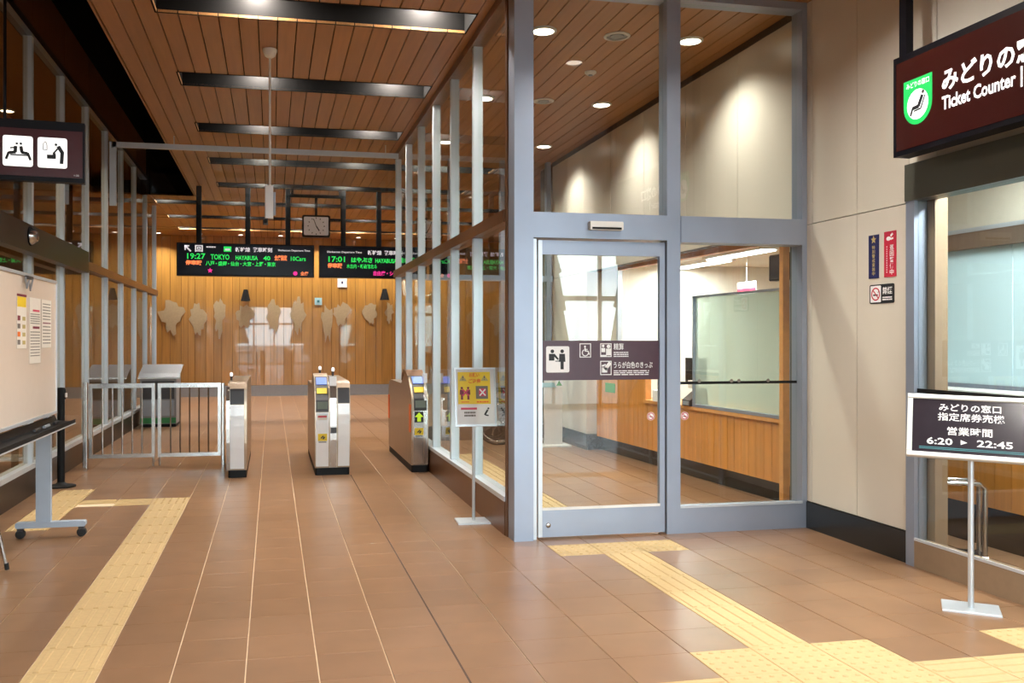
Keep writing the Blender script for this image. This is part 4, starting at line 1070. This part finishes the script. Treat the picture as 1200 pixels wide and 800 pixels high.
for px, py in ((288, 347), (450, 346)):
    p = on_y(px, py, YB-0.016)
    t = thing('wall_lamp', 'small black wall lamp above the wide figure, under the unobstructed departure board' if px < 400 else 'small black wall lamp beside the glass partition, above the smallest figures', 'wall lamp', p, 0, 'wall lamps on the golden wall')
    MB().box(-0.06, 0.06, -0.03, 0.0, -0.05, 0.05).build('mount', 'black', t)
    MB().lathe([(0.05, 0.16), (0.09, 0.0), (0.12, -0.12), (0.10, -0.12)], (0, -0.12, 0), 12).build('shade', 'black', t, True)
t = thing('wall_notice', 'small white notice on the golden wooden wall under the departure board', 'notice', on_y(401, 331, YB-0.016))
box('sheet', 'print_white', t, -0.12, 0.12, -0.01, 0, -0.12, 0.12); box('mark', 'print_blue', t, -0.02, 0.02, -0.012, -0.01, -0.03, 0.03)
t = thing('wall_switch', 'small pale control plate on the golden wooden wall', 'switch', on_y(373, 353, YB-0.016))
box('plate', 'print_cyan', t, -0.09, 0.09, -0.012, 0, -0.09, 0.09); box('rocker', 'print_teal', t, -0.03, 0.03, -0.02, -0.012, -0.03, 0.03)

# ---------------- signs on the beige panels
def wall_sign(name, label, y0, y1, z0, z1, mat, th=0.004, r=0.0):
    t = thing(name, label, 'sign'); t.matrix_world = face_matrix(-PI/2, (XR, 0, 0))
    rect('plate', mat, t, -y1, z0, -y0, z1, 0, th, r); return t
t = wall_sign('wall_sign', 'narrow navy sign with a gold star on the beige panel', 5.268, 5.370, 1.825, 2.115, 'print_blue')
shapes('star', 'print_gold', t, [[(-5.319+0.028*(1 if k % 2 == 0 else 0.45)*math.sin(PI*k/5), 2.083+0.028*(1 if k % 2 == 0 else 0.45)*math.cos(PI*k/5)) for k in range(10)]], 0.004, 0.005)
for k, ch in enumerate('特別警戒実施中'): text('lettering', ch, 'print_grey' if False else 'print_gold', t, -5.334, 2.018-0.029*k, -5.304, 2.044-0.029*k, 0.004, 0.01)
t = wall_sign('wall_sign', 'narrow red sign with white lettering beside the navy one', 5.100, 5.214, 1.825, 2.122, 'print_red')
shapes('emblem', 'print_white', t, [disc(-5.17, 2.075, 0.022, 14, 0.014), stroke((-5.15, 2.09), (-5.13, 2.105), 0.014), stroke((-5.15, 2.07), (-5.125, 2.075), 0.012)], 0.004, 0.005)
for k, ch in enumerate('巡回警備中'): text('lettering', ch, 'print_white', t, -5.158, 1.998-0.040*k, -5.120, 2.034-0.040*k, 0.004, 0.02)
text_bars('small_print', 'print_white', t, -5.19, 1.85, -5.182, 2.03, 12, 0.004, 0.005)
t = wall_sign('no_smoking_sign', 'small black and white no smoking sign below the red one', 5.118, 5.360, 1.655, 1.782, 'print_black', 0.004, 0.012)
rect('white_field', 'print_white', t, -5.350, 1.663, -5.245, 1.774, 0.004, 0.005, 0.006)
_ring('prohibition_ring', 'print_red', t, -5.297, 1.718, 0.044, 0.009, 0.005, 0.0056, 22)
shapes('prohibition_bar', 'print_red', t, [stroke((-5.325, 1.746), (-5.269, 1.690), 0.008)], 0.005, 0.0056)
shapes('cigarette', 'print_black', t, [stroke((-5.322, 1.712), (-5.275, 1.712), 0.010), stroke((-5.275, 1.725), (-5.265, 1.74), 0.005)], 0.0045, 0.0053)
text('lettering', '禁煙', 'print_white', t, -5.230, 1.713, -5.135, 1.762, 0.004, 0.02); text_bars('small_print', 'print_white', t, -5.230, 1.672, -5.135, 1.70, 2, 0.004, 0.005)

# ---------------- ticket counter inside the waiting room
ang = math.atan2(4.27-4.06, 10.88-6.62)
t = thing('ticket_counter', 'long wooden ticket counter with upright boards and a black plinth in the waiting room', 'counter', (4.06, 10.88, 0), ang)
LC = 4.27      # runs along local -y
def cl(name, mat, x0, x1, a0, a1, z0, z1, par=None): return box(name, mat, par or t, x0, x1, -a1, -a0, z0, z1)
cl('body', 'wood_trim', 0.03, 0.50, 0.0, LC, 0.18, 0.70)
cl('plinth', 'black_base', 0.09, 0.48, 0.0, LC, 0.0, 0.18)
n = 36; bw = LC/n
bm_ = MB().box(0.012, 0.03, -bw+0.003, -0.003, 0.18, 0.70).mesh('board', 'wood')
for k in range(n): o = link('board', bm_, t); o.location = (0, -bw*k, 0)
cl('worktop', 'wood_trim', -0.01, 0.55, 1.36, LC, 0.70, 0.735)
cl('end_screen', 'wood', 0.012, 0.06, 0.0, 1.36, 0.70, 1.25)
cl('screen_trim', 'wood_trim', 0.0, 0.07, 1.36, 1.40, 0.735, 1.27)
cl('end_post', 'wood_trim', -0.215, -0.155, LC-0.03, LC+0.02, 0.0, 2.27)
cl('head_trim', 'wood_trim', 0.0, 0.08, 0.62, LC, 2.25, 2.31)
cl('upper_wall', 'panel', 0.03, 0.06, 0.0, 0.62, 1.25, 2.27)
cl('upper_post', 'alu_pale', 0.0, 0.06, 0.62, 0.66, 1.25, 2.25)
cl('notice_plate', 'green', 0.005, 0.012, 0.28, 0.56, 0.76, 0.875)
# pale glass screen standing on the counter
t = thing('counter_screen', 'tall pale green glass screen standing on the wooden ticket counter', 'glass screen', (4.14, 8.4, 0.735), ang)
box('pane', 'green_glass', t, 0.05, 0.058, -1.58, 0.0, 0.03, 1.10)
for yy in (0.0, -1.60): box('upright', 'alu', t, 0.03, 0.078, yy-0.012, yy+0.012, 0, 1.12)
box('top_rail', 'alu', t, 0.03, 0.078, -1.588, -0.012, 1.10, 1.12); box('bottom_rail', 'alu', t, 0.03, 0.078, -1.588, -0.012, 0, 0.03)
# things on the counter
t = thing('card_terminal', 'small dark payment terminal with paper slip on the ticket counter', 'terminal', (4.25, 8.52, 0.735), ang)
MB().prism([(-0.10, 0), (-0.10, 0.06), (0.06, 0.18), (0.10, 0.18), (0.10, 0)], -0.08, 0.08, 'y').build('housing', 'dark_grey', t)
box('paper_slip', 'paper', t, -0.06, 0.0, -0.06, 0.03, 0.18, 0.26); box('key_pad', 'grey', t, -0.105, -0.10, -0.06, 0.06, 0.01, 0.05)
t = thing('counter_monitor', 'black monitor facing the clerk on the ticket counter', 'monitor', (4.46, 8.95, 0.735), ang)
box('base', 'black', t, -0.08, 0.08, -0.1, 0.1, 0, 0.015); box('stem', 'black', t, -0.015, 0.015, -0.02, 0.02, 0.015, 0.25); box('screen', 'black', t, -0.02, 0.02, -0.22, 0.16, 0.22, 0.48)
t = thing('receipt_tray', 'white printer box by the opening of the wooden screen', 'printer', (4.2, 9.15, 0.735), ang)
MB().rbox(-0.08, 0.09, -0.12, 0.12, 0, 0.12, 0.015).build('housing', 'white', t); box('paper_roll', 'paper', t, -0.03, 0.03, -0.06, 0.06, 0.12, 0.17)

# ---------------- inside the office seen through its glazed front
t = thing('office_counter', 'wooden office counter with upright boards and a black plinth behind the glazed front', 'counter', (4.74, 6.14, 0))
LC = 3.6
cl('body', 'wood_trim', 0.03, 0.62, 0.0, LC, 0.28, 1.02); cl('plinth', 'black_base', 0.06, 0.60, 0.0, LC, 0, 0.28); cl('worktop', 'white', -0.02, 0.66, 0.0, LC, 1.02, 1.06)
n = 26; bw = LC/n
bm_ = MB().box(0.012, 0.03, -bw+0.003, -0.003, 0.28, 1.02).mesh('board', 'wood')
for k in range(n): o = link('board', bm_, t); o.location = (0, -bw*k, 0)
t = thing('office_screen', 'pale blue frosted glass screen in two panes over the office counter', 'glass screen', (5.05, 6.14, 1.06))
for a, b in ((0.02, 0.80), (0.81, 1.66), (1.67, 2.6), (2.61, 3.58)): box('pane', 'frosted', t, 0.0, 0.010, -b, -a, 0.03, 1.02)
box('top_beam', 'steel_warm', t, -0.05, 0.08, -3.58, 0, 1.02, 1.17); box('beam_edge', 'alu_pale', t, -0.055, -0.05, -3.58, 0, 1.14, 1.17)
box('bottom_rail', 'alu', t, -0.01, 0.02, -3.58, 0, 0, 0.03)
box('upper_wall', 'white_wall', t, 0.0, 0.05, -3.58, 0, 1.17, 1.69)
t = thing('office_chair', 'pale green office chair behind the frosted screen', 'chair', (6.1, 6.2, 0))
MB().rbox(-0.02, 0.03, -0.2, 0.2, 0.85, 1.5, 0.06, 'x').build('backrest', 'green_glass', t); MB().rbox(-0.45, 0.0, -0.22, 0.22, 0.78, 0.84, 0.05).build('seat', 'grey', t)
MB().tube([(-0.22, 0, 0.78), (-0.22, 0, 0.08)], 0.03, 8).build('column', 'black', t)
for k in range(5):
    a = 2*PI*k/5; MB().tube([(-0.22, 0, 0.08), (-0.22+0.26*math.cos(a), 0.26*math.sin(a), 0.03)], 0.02, 6).build('leg', 'black', t)
t = thing('umbrella_rack', 'bent steel umbrella rack standing inside the glazed office front', 'rack', (4.33, 5.02, 0), math.radians(-30))
MB().tube([(-0.16, 0, 0), (-0.16, 0, 0.46), (-0.13, 0, 0.49), (0.13, 0, 0.49), (0.16, 0, 0.46), (0.16, 0, 0)], 0.016, 10).build('hoop', 'steel', t, True)
MB().tube([(-0.16, 0.16, 0), (-0.16, 0.16, 0.46), (-0.13, 0.16, 0.49), (0.13, 0.16, 0.49), (0.16, 0.16, 0.46), (0.16, 0.16, 0)], 0.016, 10).build('hoop', 'steel', t, True)
for xx in (-0.1, 0, 0.1): MB().tube([(xx, 0, 0.49), (xx, 0.16, 0.49)], 0.008, 8).build('rung', 'steel', t, True)
MB().cbox(-0.18, 0.18, -0.03, 0.19, 0, 0.03, 0.01).build('drip_tray', 'steel', t)
t = thing('file_tray', 'blue plastic file tray on the office counter', 'tray', (4.80, 4.35, 1.06))
MB().box(0, 0.2, -0.16, 0.16, 0, 0.01).box(0, 0.01, -0.16, 0.16, 0.01, 0.06).box(0.19, 0.2, -0.16, 0.16, 0.01, 0.06).build('tray', 'blue_box', t); box('papers', 'paper', t, 0.02, 0.18, -0.14, 0.14, 0.01, 0.04)
# office ceiling lights
for (xx, yy) in ((4.42, 4.1), (5.6, 4.3), (6.6, 5.6), (5.0, 8.97), (5.2, 10.25)):
    sfx = '_offscreen' if yy < 6.3 else ''
    t = thing('ceiling_light'+sfx, 'long white fluorescent ceiling light in the office', 'lamp', (xx, yy, 2.75 if yy < 6.3 else 2.38), 0, 'office ceiling lights')
    box('fixture', 'white', t, -0.12, 0.12, -0.62, 0.62, -0.04, 0); box('tube'+sfx, 'tube_lens', t, -0.08, 0.08, -0.6, 0.6, -0.055, -0.04)
    area_light('tube_light'+sfx, (0, 0, -0.06), 0.16, LAMP_OFFICE*(2.0 if yy < 6 else 1.0), (0.92, 0.97, 1.0), sy=1.2, parent=t)
t = thing('notice_board', 'pale notice board on the back wall of the office', 'notice board', (8.19, 7.6, 1.5))
box('board', 'wood_trim', t, -0.02, 0, -0.9, 0.9, -0.5, 0.5); box('sheet', 'print_gold', t, -0.025, -0.02, -0.3, 0.1, -0.3, 0.3); box('sheet', 'paper', t, -0.025, -0.02, 0.25, 0.65, -0.25, 0.2)
t = thing('hanging_monitor', 'small dark monitor hanging from the office ceiling behind the counter screen', 'monitor', (4.95, 8.0, 2.0))
MB().rbox(-0.04, 0.04, -0.22, 0.22, 0, 0.26, 0.015, 'x').build('casing', 'black', t); box('screen', 'led_panel', t, -0.043, -0.04, -0.20, 0.20, 0.02, 0.24)
MB().tube([(0, 0, 0.26), (0, 0, 0.38)], 0.015, 8).build('pole', 'black', t)
t = thing('hanging_label', 'small red and white label hanging from the office ceiling', 'sign', (5.3, 9.35, 1.93))
box('plate', 'print_white', t, 0, 0.01, -0.2, 0.2, 0, 0.14); box('stripe', 'print_red', t, -0.002, 0, -0.2, 0.2, 0.02, 0.07); MB().tube([(0.005, 0, 0.14), (0.005, 0, 0.45)], 0.004, 6).build('cord', 'white', t)

# ---------------- waiting room: wheelchair, white panel stand
t = thing('wheelchair', 'folding wheelchair with black seat parked at the end of the waiting room', 'wheelchair', (3.0, 11.93, 0), math.radians(-6))
for yy in (-0.28, 0.28):
    w = MB()
    n = 28
    w.tube([(0.29*math.cos(2*PI*k/n), yy, 0.30+0.29*math.sin(2*PI*k/n)) for k in range(n+1)], 0.016, 8, False)
    wo = w.build('wheel', 'rubber', t, True)
    MB().tube([(0.25*math.cos(2*PI*k/n), yy*1.12, 0.30+0.25*math.sin(2*PI*k/n)) for k in range(n+1)], 0.008, 6, False).build('push_rim', 'steel', wo, True)
    s = MB()
    for k in range(12): s.tube([(0, yy, 0.30), (0.28*math.cos(PI*k/6), yy, 0.30+0.28*math.sin(PI*k/6))], 0.003, 4, False)
    s.build('spokes', 'steel', wo); MB().lathe([(0.03, -0.03), (0.03, 0.03)], (0, yy, 0.30), 12, 'y').build('hub', 'steel', wo)
    MB().tube([(-0.16, yy*0.85, 0.95), (-0.10, yy*0.85, 0.90), (-0.02, yy*0.85, 0.50), (0.0, yy*0.85, 0.30)], 0.012, 8).build('back_tube', 'steel', t, True)
    MB().tube([(-0.06, yy*0.85, 0.70), (0.30, yy*0.85, 0.70), (0.38, yy*0.85, 0.62), (0.40, yy*0.85, 0.46), (0.52, yy*0.85, 0.12)], 0.012, 8).build('side_tube', 'steel', t, True)
    MB().rbox(-0.02, 0.30, yy*0.85-0.025, yy*0.85+0.025, 0.71, 0.74, 0.012).build('armrest', 'black', t)
    MB().box(0.46, 0.62, yy*0.5-0.07, yy*0.5+0.07, 0.10, 0.12).build('footrest', 'black', t)
    MB().lathe([(0.02, -0.018), (0.07, -0.014), (0.07, 0.014), (0.02, 0.018)], (0.40, yy*0.85, 0.07), 14, 'y').build('front_wheel', 'rubber', t, True)
    MB().tube([(-0.16, yy*0.85, 0.95), (-0.27, yy*0.85, 0.955)], 0.016, 8).build('grip', 'yellow', t, True)
MB().rbox(-0.02, 0.42, -0.24, 0.24, 0.45, 0.49, 0.02).build('seat', 'seat_black', t)
MB().prism([(-0.02, 0.50), (-0.11, 0.90), (-0.09, 0.905), (0.0, 0.50)], -0.24, 0.24, 'y').build('backrest', 'seat_black', t)
t = thing('panel_stand', 'plain white panel stand on a flat base in the waiting room', 'stand', (3.66, 11.40, 0))
box('base', 'white', t, -0.30, 0.20, -0.16, 0.16, 0, 0.02); box('panel', 'white', t, -0.13, 0.12, -0.015, 0.015, 0.02, 1.32)
box('blue_label', 'print_cyan', t, -0.26, 0.06, -0.022, -0.015, 0.78, 0.84)
MB().prism(disc(0.07, 0.83, 0.06, 20), -0.030, -0.022, 'y').build('round_label', 'print_white', t); MB().prism([(0.03, 0.80), (0.11, 0.80), (0.07, 0.87)], -0.032, -0.030, 'y').build('green_mark', 'green', t)

# ---------------- shop shelf behind the tinted glass
t = thing('shop_shelf', 'white shop shelf with goods behind the tinted glass by the whiteboard', 'shelf', (-3.1, 10.6, 0))
for xx in (-0.48, 0.48): box('side_panel', 'white', t, xx-0.02, xx+0.02, -0.2, 0.2, 0, 1.9)
for zz in (0.1, 0.55, 1.0, 1.4, 1.86): box('shelf_board', 'white', t, -0.46, 0.46, -0.2, 0.2, zz, zz+0.03)
for zz in (1.03, 1.43):
    for k in range(3, 5):
        g_ = thing('boxed_good', 'small boxed good on the white shop shelf', 'box', (-3.1-0.36+0.18*k, 10.5, zz), 0, 'goods on the shop shelf')
        hh = random.uniform(0.14, 0.3); box('carton', random.choice(('print_cyan', 'paper', 'green', 'print_gold', 'print_teal')), g_, -0.07, 0.07, -0.06, 0.06, 0, hh); box('carton_band', random.choice(('print_red', 'print_white', 'print_blue')), g_, -0.07, 0.07, -0.062, -0.06, hh*0.3, hh*0.6)

# ---------------- trees across the forecourt street (seen only as reflections)
for k in range(16):
    xx = -30+k*5.5+random.uniform(-1.5, 1.5); hh = random.uniform(6, 11); yy = -48+random.uniform(-5, 5)
    t = thing('conifer_tree', 'dark conifer in the tree line across the street', 'tree', (xx, yy, -0.05), 0, 'conifers across the street')
    MB().lathe([(0.2, 0), (0.15, 1.2)], n=8).build('trunk', 'brown_metal', t)
    MB().lathe([(1.6, 1.0), (1.15, hh*0.35), (1.35, hh*0.36), (0.8, hh*0.62), (1.0, hh*0.63), (0.0, hh)], n=10).build('crown', 'tree', t)
